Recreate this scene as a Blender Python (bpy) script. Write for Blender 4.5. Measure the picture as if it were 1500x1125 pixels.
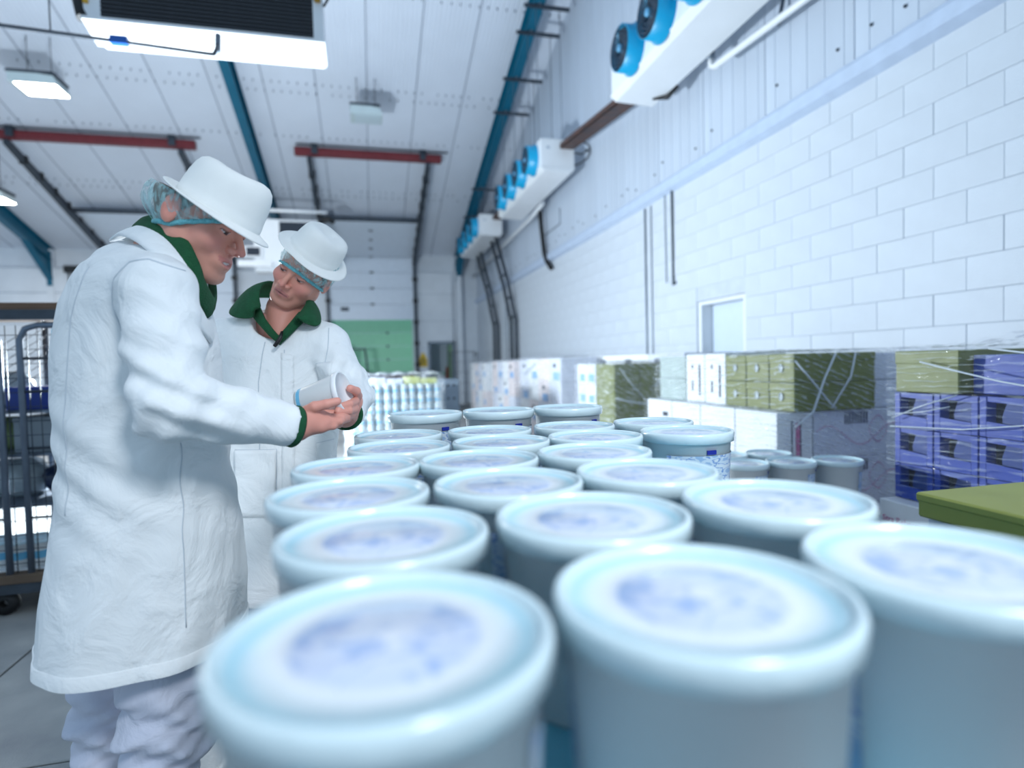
import bpy, bmesh, math, random
import numpy as np
from mathutils import Matrix, Vector, Euler
random.seed(7)
for o in list(bpy.data.objects): bpy.data.objects.remove(o)
SC = bpy.context.scene
C = SC.collection

# ------------------------------------------------------------------ camera
cam_d = bpy.data.cameras.new('camera'); cam = bpy.data.objects.new('camera', cam_d); C.objects.link(cam)
cam_d.sensor_width = 36; cam_d.lens = 860 / 1500 * 36
RM = Matrix(((0.97115977, 0.03272357, -0.23617337), (-0.23711786, 0.02879288, -0.97105411), (-0.02497624, 0.99904962, 0.03572183)))
cam.matrix_world = Matrix.Translation((0, 0, 1.33)) @ RM.to_4x4()
cam_d.clip_start = 0.02; cam_d.clip_end = 200
cam_d.dof.use_dof = True; cam_d.dof.focus_distance = 1.58; cam_d.dof.aperture_fstop = 1.55
SC.camera = cam
# ------------------------------------------------------------------ world, light, exposure
W = bpy.data.worlds.new('world'); SC.world = W; W.use_nodes = True
W.node_tree.nodes['Background'].inputs[0].default_value = (0.55, 0.77, 1.0, 1)
W.node_tree.nodes['Background'].inputs[1].default_value = 0.52
def lamp(name, kind, loc, energy, color, size=.3, target=None, **kw):
    d = bpy.data.lights.new(name, kind); d.energy = energy; d.color = color
    if kind == 'AREA': d.shape = 'DISK'; d.size = size
    elif kind in ('POINT', 'SPOT'): d.shadow_soft_size = size
    for k, v in kw.items(): setattr(d, k, v)
    o = bpy.data.objects.new(name, d); C.objects.link(o); o.location = loc
    if target is not None:
        o.rotation_euler = (Vector(target) - Vector(loc)).to_track_quat('-Z', 'Y').to_euler()
    return o
lamp('strobe_behind_workers', 'POINT', (-2.0, 6.5, 1.6), 800, (.80, .91, 1.0), .14)
lamp('added_fill_spot', 'SPOT', (1.0, -1.6, 3.6), 330, (.90, .95, 1.0), .45, (.45, 1.0, 1.1), spot_size=.82, spot_blend=1.0)  # added unseen fill behind the camera, brightens lid tops and the men
SC.view_settings.view_transform = 'Standard'; SC.view_settings.look = 'None'
SC.view_settings.exposure = 0.58; SC.view_settings.gamma = 1.0
SC.view_settings.use_curve_mapping = False

# ------------------------------------------------------------------ helpers
def srgb(r, g, b):
    f = lambda c: (c / 255 / 12.92) if c / 255 <= .04045 else ((c / 255 + .055) / 1.055) ** 2.4
    return (f(r), f(g), f(b), 1)
MATS = {}
def mat(name, col, rough=.6, metal=0., var=0., vscale=8., bump=0., bscale=60., trans=0., emit=0., sss=0., coat=0., alpha=1., stretch=None, col2=None, spec=None):
    if name in MATS: return MATS[name]
    m = bpy.data.materials.new(name); m.use_nodes = True; MATS[name] = m
    nt = m.node_tree; b = nt.nodes['Principled BSDF']
    b.inputs['Base Color'].default_value = col; b.inputs['Roughness'].default_value = rough; b.inputs['Metallic'].default_value = metal
    if trans: b.inputs['Transmission Weight'].default_value = trans
    if spec is not None: b.inputs['Specular IOR Level'].default_value = spec
    if coat: b.inputs['Coat Weight'].default_value = coat
    if sss:
        b.inputs['Subsurface Weight'].default_value = sss; b.inputs['Subsurface Radius'].default_value = (.02, .008, .005); b.inputs['Subsurface Scale'].default_value = .3
    if emit:
        b.inputs['Emission Color'].default_value = col; b.inputs['Emission Strength'].default_value = emit
    if alpha < 1: b.inputs['Alpha'].default_value = alpha
    tc = nt.nodes.new('ShaderNodeTexCoord'); src = tc.outputs['Object']
    if stretch:
        mp = nt.nodes.new('ShaderNodeMapping'); mp.inputs['Scale'].default_value = stretch
        nt.links.new(src, mp.inputs[0]); src = mp.outputs[0]
    if var:
        n = nt.nodes.new('ShaderNodeTexNoise'); n.inputs['Scale'].default_value = vscale; n.inputs['Detail'].default_value = 5
        nt.links.new(src, n.inputs['Vector'])
        r = nt.nodes.new('ShaderNodeValToRGB'); r.color_ramp.elements[0].position = .35; r.color_ramp.elements[1].position = .7
        c2 = col2 or tuple(c * (1 - var) for c in col[:3]) + (1,)
        r.color_ramp.elements[0].color = c2; r.color_ramp.elements[1].color = col
        nt.links.new(n.outputs['Fac'], r.inputs[0]); nt.links.new(r.outputs[0], b.inputs['Base Color'])
    if bump:
        n = nt.nodes.new('ShaderNodeTexNoise'); n.inputs['Scale'].default_value = bscale; n.inputs['Detail'].default_value = 4
        nt.links.new(src, n.inputs['Vector'])
        bp = nt.nodes.new('ShaderNodeBump'); bp.inputs['Strength'].default_value = bump; bp.inputs['Distance'].default_value = .01
        nt.links.new(n.outputs['Fac'], bp.inputs['Height']); nt.links.new(bp.outputs[0], b.inputs['Normal'])
    return m

class MB:
    """collects geometry; build() links it as one mesh object"""
    def __init__(s): s.v = []; s.f = []; s.m = []; s.smooth = []
    def add(s, vs, fs, mi=0, sm=False):
        o = len(s.v); s.v += [tuple(p) for p in vs]; s.f += [tuple(i + o for i in f) for f in fs]; s.m += [mi] * len(fs); s.smooth += [sm] * len(fs); return s
    def box(s, lo, hi, mi=0, bevel=0., M=None):
        (x0, y0, z0), (x1, y1, z1) = lo, hi
        if bevel <= 0:
            vs = [(x0, y0, z0), (x1, y0, z0), (x1, y1, z0), (x0, y1, z0), (x0, y0, z1), (x1, y0, z1), (x1, y1, z1), (x0, y1, z1)]
            fs = [(0, 3, 2, 1), (4, 5, 6, 7), (0, 1, 5, 4), (1, 2, 6, 5), (2, 3, 7, 6), (3, 0, 4, 7)]
        else:
            bm = bmesh.new(); bmesh.ops.create_cube(bm, size=1)
            for v in bm.verts: v.co = Vector(((x0 + x1) / 2 + v.co.x * (x1 - x0), (y0 + y1) / 2 + v.co.y * (y1 - y0), (z0 + z1) / 2 + v.co.z * (z1 - z0)))
            bmesh.ops.bevel(bm, geom=list(bm.edges), offset=bevel, segments=1, affect='EDGES', profile=.5)
            bm.verts.index_update(); vs = [v.co.copy() for v in bm.verts]; fs = [[v.index for v in f.verts] for f in bm.faces]; bm.free()
        if M is not None: vs = [M @ Vector(p) for p in vs]
        return s.add(vs, fs, mi)
    def tube(s, pts, r, n=10, mi=0, caps=True, sm=True):
        pts = [Vector(p) for p in pts]; rs = r if isinstance(r, (list, tuple)) else [r] * len(pts)
        vs = []; fs = []; prev = None
        for i, p in enumerate(pts):
            d = (pts[min(i + 1, len(pts) - 1)] - pts[max(i - 1, 0)]).normalized()
            if prev is None: a = d.orthogonal().normalized()
            else: a = (prev - d * prev.dot(d)).normalized()
            prev = a; b = d.cross(a)
            for k in range(n):
                t = 2 * math.pi * k / n; vs.append(p + (a * math.cos(t) + b * math.sin(t)) * rs[i])
        for i in range(len(pts) - 1):
            for k in range(n): fs.append((i * n + k, i * n + (k + 1) % n, (i + 1) * n + (k + 1) % n, (i + 1) * n + k))
        s.add(vs, fs, mi, sm)
        if caps:
            o = len(s.v) - len(vs); s.f += [tuple(o + k for k in reversed(range(n))), tuple(o + (len(pts) - 1) * n + k for k in range(n))]; s.m += [mi] * 2; s.smooth += [False] * 2
        return s
    def lathe(s, prof, n=32, mi=0, M=None, sm=True, mis=None):
        vs = []; fs = []
        for (r, z) in prof:
            for k in range(n): t = 2 * math.pi * k / n; vs.append(Vector((r * math.cos(t), r * math.sin(t), z)))
        o = 0
        if M is not None: vs = [M @ p for p in vs]
        base = len(s.v); s.v += [tuple(p) for p in vs]
        for i in range(len(prof) - 1):
            for k in range(n):
                s.f.append((base + i * n + k, base + i * n + (k + 1) % n, base + (i + 1) * n + (k + 1) % n, base + (i + 1) * n + k)); s.m.append(mis[i] if mis else mi); s.smooth.append(sm)
        return s
    def prism(s, poly, axis, a, b, mi=0):
        """2-D outline extruded from a to b along axis (0 x, 1 y, 2 z)"""
        def p3(p, h):
            q = list(p); q.insert(axis, h); return tuple(q)
        n = len(poly); vs = [p3(p, a) for p in poly] + [p3(p, b) for p in poly]
        fs = [tuple(range(n)), tuple(range(2 * n - 1, n - 1, -1))] + [(i, i + n, (i + 1) % n + n, (i + 1) % n) for i in range(n)]
        return s.add(vs, fs, mi)
    def mesh(s, name, mats):
        me = bpy.data.meshes.new(name); me.from_pydata(s.v, [], s.f)
        for m in (mats if isinstance(mats, (list, tuple)) else [mats]): me.materials.append(m)
        me.polygons.foreach_set('material_index', s.m); me.polygons.foreach_set('use_smooth', s.smooth)
        bm = bmesh.new(); bm.from_mesh(me); bmesh.ops.recalc_face_normals(bm, faces=bm.faces); bm.to_mesh(me); bm.free()
        me.update(); return me
    def build(s, name, mats, parent=None, loc=(0, 0, 0), rot=None, **kw):
        return put(name, s.mesh(name, mats), parent, loc, rot, **kw)

def put(name, me, parent=None, loc=(0, 0, 0), rot=None, label=None, cat=None, group=None, kind=None):
    o = bpy.data.objects.new(name, me); C.objects.link(o); o.location = loc
    if rot is not None: o.rotation_euler = rot
    if parent is not None: o.parent = parent
    return tag(o, label, cat, group, kind)
def tag(o, label=None, cat=None, group=None, kind=None):
    if label: o['label'] = label
    if cat: o['category'] = cat
    if group: o['group'] = group
    if kind: o['kind'] = kind
    return o
def empty(name, loc, label, cat, group=None, rz=0):
    o = bpy.data.objects.new(name, None); C.objects.link(o); o.location = loc; o.rotation_euler = (0, 0, rz); o.empty_display_size = .1
    return tag(o, label, cat, group)
def copy_tree(o, parent=None):
    c = o.copy(); C.objects.link(c); c.parent = parent
    for ch in [x for x in o.children]: copy_tree(ch, c)
    return c
ORD = ['first', 'second', 'third', 'fourth', 'fifth', 'sixth', 'seventh', 'eighth', 'ninth', 'tenth', 'eleventh', 'twelfth', 'thirteenth', 'fourteenth', 'fifteenth', 'sixteenth']

# ------------------------------------------------------------------ materials of the setting
M_wall = mat('painted_block', srgb(213, 220, 228), .45, var=.10, vscale=1.6, bump=.25, bscale=90)
M_clad = mat('painted_cladding', srgb(205, 215, 228), .45, var=.12, vscale=1.5, bump=.05, stretch=(1, 1, .25))
M_roof = mat('roof_liner', srgb(222, 229, 240), .45, var=.05, vscale=1.2)
M_white = mat('white_paint', srgb(222, 228, 235), .5, var=.08, vscale=2)
M_whitemetal = mat('white_enamel', srgb(236, 238, 240), .35, var=.04, vscale=3)
M_teal = mat('teal_steel', srgb(0, 98, 126), .4, var=.15, vscale=3)
M_bluefan = mat('bright_blue_plastic', srgb(0, 160, 208), .35, var=.06)
M_dark = mat('black_grille', srgb(28, 32, 38), .5, var=.2)
M_grey = mat('galvanised', srgb(130, 142, 155), .4, metal=.5, var=.25, vscale=12)
M_dgrey = mat('dark_steel', srgb(70, 78, 88), .45, metal=.4, var=.25, vscale=10)
M_red = mat('red_oxide_steel', srgb(122, 42, 48), .5, var=.2, vscale=8)
M_conc = mat('concrete', srgb(186, 186, 182), .7, var=.38, vscale=2.2, bump=.3, bscale=120, col2=srgb(142, 144, 146))
M_joint = mat('joint_filler', srgb(45, 47, 48), .9, var=.2)
M_rubber = mat('black_rubber', srgb(20, 21, 24), .5, var=.1)

# ------------------------------------------------------------------ floor
floor = MB().box((-15, -3, -.15), (4.2, 24, -.012)).build('floor', M_joint, kind='structure')
slab_cache = {}
xs = [-13.635, -10.635, -7.635, -4.635, -1.635, 1.365, 4.2]; ys = [-3, -1.21, 2.29, 5.79, 9.29, 12.79, 16.29, 20]
for i in range(6):
    for j in range(7):
        w, d = xs[i + 1] - xs[i], ys[j + 1] - ys[j]; k = (round(w, 3), round(d, 3))
        if k not in slab_cache: slab_cache[k] = MB().box((.006, .006, -.012), (w - .006, d - .006, 0), bevel=.004).mesh('slab', M_conc)
        put('slab', slab_cache[k], floor, (xs[i], ys[j], 0))

# ------------------------------------------------------------------ right wall: painted blocks below, cladding above
XW = 3.7
def skew(z): return 0
wall = MB()
wall.box((XW + .006, 6.1, 0), (XW + .3, 21, 3.42)); wall.box((XW + .006, -3, 0), (XW + .3, 5.2, 3.42)); wall.box((XW + .006, 5.2, 1.98), (XW + .3, 6.1, 3.42))
wall.box((XW + .012, -3, 3.42), (XW + .3, 21, 9.9))
wall = wall.build('wall_right', mat('mortar', srgb(206, 213, 222), .7, var=.1), kind='structure')
bl, bh = .45, .212
blk = {}
blocks = []
row = 0; z = .02
while z < 3.40:
    y = -2.9 - (bl / 2 if row % 2 else 0)
    while y < 20.8:
        y0, y1 = y, y + bl; y += bl
        segs = [(y0, y1)]
        if z < 1.975:                                  # the doorway cuts the courses
            if y0 >= 5.2 and y1 <= 6.1: segs = []
            elif y0 < 5.2 < y1: segs = [(y0, 5.2)]
            elif y0 < 6.1 < y1: segs = [(6.1, y1)]
        for s in segs: blocks.append((s[0], z, s[1] - s[0], min(bh, 3.41 - z)))
    z += bh; row += 1
def vis(b): return b[0] > 2.2 and b[1] > 1.25
near = sorted([b for b in blocks if vis(b)], key=lambda b: b[0])[:300]
rest = [b for b in blocks if b not in set(near)]
for (y, z, l, h) in near:
    k = (round(l, 2), round(h, 3), random.randint(0, 2))
    if k not in blk:
        r = k[2] * .0012
        blk[k] = MB().box((-.0005 - r, .0008, .0012), (.03, l - .0008, h - .0012), bevel=.0028).mesh('block', M_wall)
    put('block', blk[k], wall, (XW, y, z))
m = MB()
for (y, z, l, h) in rest: m.box((XW - .001 * random.random(), y + .0015, z + .0015), (XW + .03, y + l - .0015, z + h - .0015))
m.build('block_courses', M_wall, wall, kind='stuff')
# ledge flashing
m = MB(); m.prism([(XW + .03, 3.36), (XW - .075, 3.42), (XW - .075, 3.52), (XW - .06, 3.555), (XW + .03, 3.555)], 1, -3, 20)
m.build('trim_1', mat('ledge_paint', srgb(196, 210, 230), .4, var=.08), kind='structure')
m = MB(); m.box((XW - .02, -3, 3.556), (XW + .012, 20, 3.575)); m.build('shadow_gap_strip', M_dgrey, wall)
# cladding panels
pan = {}
for k in range(22):
    y0 = -2.42 + k * 1.04
    m = MB(); m.box((-.004, .006, 3.58), (.012, 1.034, 9.8 - .274 * max(0, y0) * 0))
    for r in range(5): m.box((-.008, .1 + r * .2, 3.58), (-.002, .108 + r * .2, 9.8))
    if 'p' not in pan: pan['p'] = m.mesh('cladding_panel', M_clad)
    put('cladding_panel', pan['p'], wall, (XW, y0, 0))
bolt = MB().tube([(-.016, 0, 0), (.0, 0, 0)], .012, 6).mesh('bolt', M_dgrey)
for k in range(22):
    for (dy, zz) in ((.12, 3.72), (.62, 3.70), (.9, 3.78)):
        if random.random() < .8: put('bolt', bolt, wall, (XW - .002, -2.42 + k * 1.04 + dy + random.uniform(-.05, .05), zz + random.uniform(-.02, .05)))
# door in the right wall
d = MB(); d.box((XW + .16, 5.27, .0), (XW + .2, 6.03, 1.93), bevel=.004)
door2 = d.build('door_2', mat('pale_door', srgb(214, 226, 240), .4, var=.03), kind='structure')
MB().box((XW + .02, 5.2, 0), (XW + .22, 5.265, 1.975)).box((XW + .02, 6.035, 0), (XW + .22, 6.1, 1.975)).box((XW + .02, 5.265, 1.935), (XW + .22, 6.035, 1.975)).build('door_frame', M_whitemetal, door2)
MB().tube([(XW + .15, 5.36, 1.0), (XW + .1, 5.36, 1.0), (XW + .1, 5.48, 1.0)], .01, 8).build('door_handle', M_grey, door2)

# ------------------------------------------------------------------ roof
RZ = lambda y: 5.0 + .274 * (20 - y)
SLOPE = math.atan(.274)
ceil_b = MB(); ceil_b.prism([(-3, RZ(-3) + .05), (20.4, RZ(20.4) + .05), (20.4, RZ(20.4) + .2), (-3, RZ(-3) + .2)], 0, -15, 4.0)
ceiling = ceil_b.build('ceiling', M_roof, kind='structure')
laps = [-3, 3.2, 8.0, 12.73, 16.47, 20.2]
sheet = {}
for j in range(5):
    L = (laps[j + 1] - laps[j]) / math.cos(SLOPE)
    m = MB(); nrib = 12; wv = []
    prof = []
    for r in range(nrib):
        x = r / nrib * .996
        prof += [(x, 0), (x + .028, 0), (x + .036, .009), (x + .050, .009), (x + .058, 0)]
    prof.append((.996, 0))
    n = len(prof); th = .004 + .004 * (j % 2)
    vs = [(x, 0, -h - th) for x, h in prof] + [(x, L + .05, -h - th) for x, h in prof]
    m.add(vs, [(i, i + 1, n + i + 1, n + i) for i in range(n - 1)])
    m.add([(0, 0, -th), (0, 0, .03), (0, L, .03), (0, L, -th)], [(0, 1, 2, 3)])
    me = m.mesh('roof_sheet', M_roof)
    for i in range(19): put('roof_sheet', me, ceiling, (-15 + i + .15 - .034 * 0, laps[j], RZ(laps[j]) + .03), (-SLOPE, 0, 0))
sm_ = MB().box((-.009, 0, -.012), (.009, 24.2, -.002)).mesh('seam_strip', mat('seam_grey', srgb(150, 160, 174), .5, var=.1))
for i in range(19): put('seam_strip', sm_, ceiling, (-15 + i + .148, -3, RZ(-3) + .028), (-SLOPE, 0, 0))
m = MB()
for yy in (12.60, 12.86, 14.24, 16.35, 16.6, 8.1, 10.4):
    for i in range(110):
        x = -14.4 + i * .165 + random.uniform(-.01, .01)
        if random.random() < .85: m.tube([(x, yy, RZ(yy) + .02), (x, yy, RZ(yy) - .022)], .011, 6)
m.build('roof_screws', M_grey, ceiling, kind='stuff')

def rafter(x, label):
    e = empty('rafter', (x, 20, RZ(20)), label, 'beam', 'teal portal frame rafters')
    m = MB(); L = 24
    d0, d1 = .02, .40
    z = lambda y: RZ(y) - 5.0
    for (xa, xb, za, zb) in ((-.09, .09, -d0 - .018, -d0), (-.09, .09, -d1, -d1 + .018), (-.006, .006, -d1 + .018, -d0 - .018)):
        m.prism([(0, za), (-22.5, RZ(-2.5) - 5 + za), (-22.5, RZ(-2.5) - 5 + zb), (0, zb)], 0, xa, xb)
    m.build('beam', M_teal, e)
    h = MB(); h.prism([(0, -.40), (-1.4, RZ(18.6) - 5.0 - .40), (0, -1.05)], 0, -.006, .006); h.prism([(0, -1.05), (-1.4, RZ(18.6) - 5.4), (-1.4, RZ(18.6) - 5.385), (0, -1.03)], 0, -.09, .09)
    h.build('haunch', M_teal, e)
    MB().box((-.09, -.2, -5.0), (.09, -.02, -.03)).build('column', M_white, e)
    MB().box((-.07, -.19, -1.1), (.07, -.215, -.1)).build('end_plate', M_teal, e)
    return e
rafter(-2.37, 'long teal roof beam above the hat of the man on the left')
rafter(3.02, 'teal roof beam running above the row of fan coolers')
rafter(-8.9, 'teal roof beam end low at the far left')

# ------------------------------------------------------------------ back wall with two high-lift doors
YB = 20.0
wb = MB()
D1 = (-1.16, 1.54); D2 = (-7.2, -3.95); PD = (2.0, 2.81)
def wallrun(x0, x1, z0, z1, y=YB, t=.3): wb.box((x0, y, z0), (x1, y + t, z1))
wallrun(-15, D2[0], 0, 4.43, 19.85); wallrun(D2[1], D1[0], 0, 4.43, 19.85); wallrun(D1[1], PD[0], 0, 4.43, 19.85); wallrun(PD[0], PD[1], 2.08, 4.43, 19.85); wallrun(PD[1], 4.0, 0, 4.43, 20.0)
wallrun(-15, D2[0], 4.43, 5.2, 20.02); wallrun(D2[1], D1[0], 4.43, 5.2, 20.02); wallrun(D1[1], 4.0, 4.43, 5.2, 20.02)
wallrun(D2[0], D2[1], 3.0, 5.2, 20.1); wallrun(D1[0], D1[1], 2.9, 5.2, 20.1)
wb.box((2.95, 19.55, 0), (3.1, 20, 4.43)); wb.box((D2[0], 20.3, 0), (D2[1], 20.5, 3.0))
wb = wb.build('wall_back', M_white, kind='structure')
wl = MB()
for zz in (1.0, 1.9, 2.8, 3.7, 4.42):
    wl.box((-15, 19.84, zz), (-7.25, 19.852, zz + .02)); wl.box((1.6, 19.84, zz), (2.9, 19.852, zz + .008)); wl.box((-3.9, 19.84, zz), (-1.25, 19.852, zz + .02))
wl.build('joint_strip', mat('joint_grey', srgb(150, 162, 176), .6, var=.1), wb)
# room behind the doorway and loading dock behind the raised door
MB().box((1.6, 21.6, 0), (3.4, 21.7, 3)).box((1.6, 20.3, 2.6), (3.4, 21.6, 2.7)).build('wall_passage', mat('passage_grey', srgb(188, 198, 204), .6, var=.05), kind='structure')
MB().box((-2.0, 20.9, 2.95), (2.0, 22, 3.1)).box((-2.0, 20.3, 0), (-1.9, 21.6, 3)).box((1.5, 20.3, 0), (1.6, 21.6, 3)).build('wall_dock', M_white, kind='structure')
def frame(name, lab):
    pass
dr = MB().box((PD[0] - .05, 19.82, 0), (PD[0] + .03, 19.95, 2.08)).box((PD[1] - .03, 19.82, 0), (PD[1] + .05, 20.1, 2.08)).box((PD[0] - .05, 19.82, 2.04), (PD[1] + .05, 19.95, 2.12)).build('door_3', M_grey, kind='structure')
MB().box((PD[1] - .1, 20.0, .02), (PD[1] - .04, 20.7, 2.02)).build('door_leaf', mat('sage_door', srgb(150, 190, 150), .5, var=.06), dr)

M_doorp = mat('door_panel', srgb(214, 224, 236), .42, var=.05)
M_green = mat('green_door', srgb(150, 222, 182), .45, var=.06)
def highlift(x0, x1, n, zbot, name, ytop, barY):
    root = bpy.data.objects.new(name, None); C.objects.link(root); root['kind'] = 'structure'
    h = (4.9 - zbot) / 4
    for k in range(4):
        MB().box((x0 + .02, 19.72, zbot + k * h + .004), (x1 - .02, 19.77, zbot + (k + 1) * h - .004), bevel=.006).build('panel', M_doorp, root)
        MB().box(((x0 + x1) / 2 - .06, 19.70, zbot + (k + 1) * h - .03), ((x0 + x1) / 2 + .06, 19.725, zbot + (k + 1) * h + .03)).build('hinge', M_dgrey, root)
    L = math.hypot(2.3, 2.3 * .274); e = 4
    for k in range(4):
        y1 = 19.62 - k * .56; y0 = y1 - .55
        m = MB(); m.prism([(y1, RZ(y1) - .22), (y0, RZ(y0) - .22), (y0, RZ(y0) - .18), (y1, RZ(y1) - .18)], 0, x0 + .02, x1 - .02)
        m.build('panel', M_doorp, root)
        MB().box(((x0 + x1) / 2 - .06, y0 - .03, RZ(y0) - .24), ((x0 + x1) / 2 + .06, y0 + .03, RZ(y0) - .2)).build('hinge', M_dgrey, root)
    MB().box((x0 + .35, 19.70, zbot + .3), (x0 + .6, 19.722, zbot + .42)).build('lift_handle', M_dgrey, root)
    MB().box((x0, 17.3, RZ(17.35) - .26), (x1, 17.4, RZ(17.35) - .17)).build('top_rail', M_dgrey, root)
    for x in (x0 - .03, x1 + .03):
        m = MB(); w = .05
        m.box((x - w, 19.66, 0), (x + w, 19.80, 4.75)); m.prism([(19.7, 4.6), (14.6, RZ(14.6) - .3), (14.6, RZ(14.6) - .17), (19.8, 4.75 + .1)], 0, x - w, x + w)
        m.build('track', M_dgrey, root)
        m = MB()
        for q in range(7):
            yq = 15.2 + q * .62; m.box((x - .075, yq, RZ(yq) - .34), (x + .075, yq + .10, RZ(yq) - .16))
        for q in range(6): m.box((x - .08, 19.62, .6 + q * .7), (x + .08, 19.68, .72 + q * .7))
        m.build('track_bracket', M_rubber, root)
    m = MB(); m.box((x0 - .35, 14.52, RZ(14.5) - .22), (x1 + .35, 14.68, RZ(14.5) - .06)); m.build('support_beam', M_red, root)
    MB().tube([(x0 - .3, 14.42, RZ(14.5) - .03), (x1 + .5, 14.42, RZ(14.5) - .03)], .02, 8).build('torsion_shaft', M_dgrey, root)
    for x in (x0 + .1, x1 - .1): MB().box((x - .07, 14.45, RZ(14.5) - .2), (x + .07, 14.75, RZ(14.5) + .02)).build('bracket', M_dgrey, root)
    return root
highlift(*D1, 8, 2.84, 'door_1', 14.6, 17.4)
hl2 = highlift(*D2, 8, .1, 'door_4', 14.6, 17.4)
g = bpy.data.objects.new('door_5', None); C.objects.link(g); g['kind'] = 'structure'
for k in range(4): MB().box((D1[0] - .1, 20.62, 1.1 + k * .46), (D1[1] + .1, 20.66, 1.1 + (k + 1) * .46 - .008), bevel=.004).build('panel', M_green, g)
for k in range(3): MB().box((.62, 20.59, 1.1 + (k + 1) * .46 - .04), (.70, 20.625, 1.1 + (k + 1) * .46 + .02)).build('hinge', M_dgrey, g)
MB().box((D1[0], 20.4, .0), (D1[1], 20.6, 1.02)).build('dock_leveller', mat('rust_red', srgb(92, 34, 30), .6, var=.3), g)
MB().box((D1[0] + .1, 20.36, 1.02), (D1[1] - .02, 20.6, 1.09)).build('dock_lip', M_grey, g)

# ------------------------------------------------------------------ fan coolers along the right wall
M_mesh = mat('fan_guard', srgb(36, 62, 84), .5, var=.2)
def make_cooler(y0, y1, zb, fans, label):
    L = y1 - y0; e = empty('fan_cooler', (2.87, y0, zb), label, 'cooler', 'white fan coolers hung along the right wall')
    MB().box((0, 0, .05), (.59, L, .53), bevel=.012).build('casing', M_whitemetal, e)
    m = MB(); m.prism([(-.012, .06), (.06, 0), (.53, -.02), (.602, .06)], 1, -.01, L + .01); m.build('drip_tray', M_whitemetal, e)
    MB().box((-.004, -.003, .052), (.594, .0, .06)).build('seam_strip', M_grey, e)
    ms = MB(); ms.lathe([(.262, 0), (.262, .02), (.236, .05), (.232, .17), (.222, .17), (.222, .0)], 28)
    ms = ms.mesh('fan_shroud', M_bluefan)
    mg = MB()
    for r in (.21, .17, .13, .09): mg.lathe([(r, .168), (r + .008, .176), (r + .016, .168)], 28)
    for k in range(14):
        a = k * math.pi / 7; mg.tube([(.04 * math.cos(a), .04 * math.sin(a), .17), (.222 * math.cos(a), .222 * math.sin(a), .17)], .004, 4)
    mg.lathe([(0, .10), (.222, .10)], 28)
    mg = mg.mesh('fan_guard', M_mesh)
    mh = MB().lathe([(0, .185), (.035, .185), (.045, .165), (.045, .12)], 16).mesh('fan_hub', mat('hub_blue', srgb(90, 160, 200), .4, var=.05))
    mbld = MB()
    for k in range(5):
        a = k * 2 * math.pi / 5
        c, s_ = math.cos(a), math.sin(a)
        P = lambda r, t, h: (r * c - t * s_, r * s_ + t * c, h)
        mbld.add([P(.04, -.03, .12), P(.21, -.07, .115), P(.21, .06, .15), P(.04, .02, .15)], [(0, 1, 2, 3)])
    mbld = mbld.mesh('fan_blades', M_dgrey)
    R = (0, -math.pi / 2, 0)
    for fy in fans:
        f = put('fan_shroud', ms, e, (0, fy - y0, .28), R)
        put('fan_guard', mg, f); put('fan_hub', mh, f); put('fan_blades', mbld, f)
    MB().box((.1, -.006, .36), (.16, 0, .40)).build('maker_plate', mat('plate', srgb(190, 200, 210), .4, var=.1), e)
    for fx in (.08, .5):
        for fy in (.35, L - .35): MB().box((fx - .03, fy - .03, .53), (fx + .03, fy + .03, .57)).build('hanger_lug', M_grey, e)
    return e
make_cooler(2.95, 6.51, 4.37, [5.9, 5.25, 4.6, 3.95, 3.3], 'nearest white fan cooler, cut off by the top edge')
make_cooler(9.40, 12.66, 4.50, [9.78, 10.5, 11.28, 12.05], 'middle white fan cooler of the three along the wall')
make_cooler(14.85, 18.1, 4.62, [15.3, 16.05, 16.85, 17.6], 'farthest white fan cooler, nearest the back wall')
# strut channels and rods
def hanger(y, zc, x0=2.75, x1=3.55, n=2, lab=''):
    zt = RZ(y) - .44
    e = empty('hanger_frame', (0, y, zt), lab, 'hanger', 'strut and rod hangers over the coolers')
    MB().box((x0, -.025, -.03), (x1, .025, .02)).build('strut', M_dgrey, e)
    for x in (2.95, 3.37): MB().tube([(x, 0, -.03), (x, 0, zc - zt)], .007, 6).build('rod', M_grey, e)
    for x in (3.02,): MB().box((x - .03, -.03, .02), (x + .03, .03, .05)).build('clip', M_grey, e)
hg = [(5.9, 4.93, 'hanger frame over the near fan cooler'), (9.75, 5.06, 'hanger frame at the near end of the middle cooler'), (10.3, 5.06, 'second hanger frame along the middle cooler'), (11.4, 5.06, 'third hanger frame along the middle cooler'), (12.35, 5.06, 'hanger frame at the far end of the middle cooler'),
      (15.2, 5.18, 'hanger frame at the near end of the farthest cooler'), (16.6, 5.18, 'hanger frame mid-way along the farthest cooler'), (18.0, 5.18, 'hanger frame at the far end of the farthest cooler')]
for y, zc, l in hg: hanger(y, zc, lab=l)
M_tray = mat('rusty_tray', srgb(58, 52, 54), .6, var=.5, vscale=5, col2=srgb(96, 62, 50))
def ctray(y0, y1, z0, z1, lab):
    m = MB()
    for xa, xb, za, zb in ((3.2, 3.44, 0, .015), (3.2, 3.215, 0, .09), (3.425, 3.44, 0, .09)):
        m.prism([(y0, z0 + za), (y1, z1 + za), (y1, z1 + zb), (y0, z0 + zb)], 0, xa, xb)
    e = m.build('cable_tray', M_tray, label=lab, cat='tray')
    for k, x in enumerate((3.26, 3.31, 3.37)): MB().tube([(x, y0, z0 + .035), (x, y1, z1 + .035)], .018, 6).build('cable', M_rubber if k != 1 else mat('orange_cable', srgb(150, 80, 60), .5, var=.1), e)
ctray(6.53, 9.38, 4.55, 4.86, 'dark rusty cable tray between the near and middle coolers')
ctray(12.7, 14.8, 4.86, 5.0, 'dark cable tray between the middle and farthest coolers')
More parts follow.
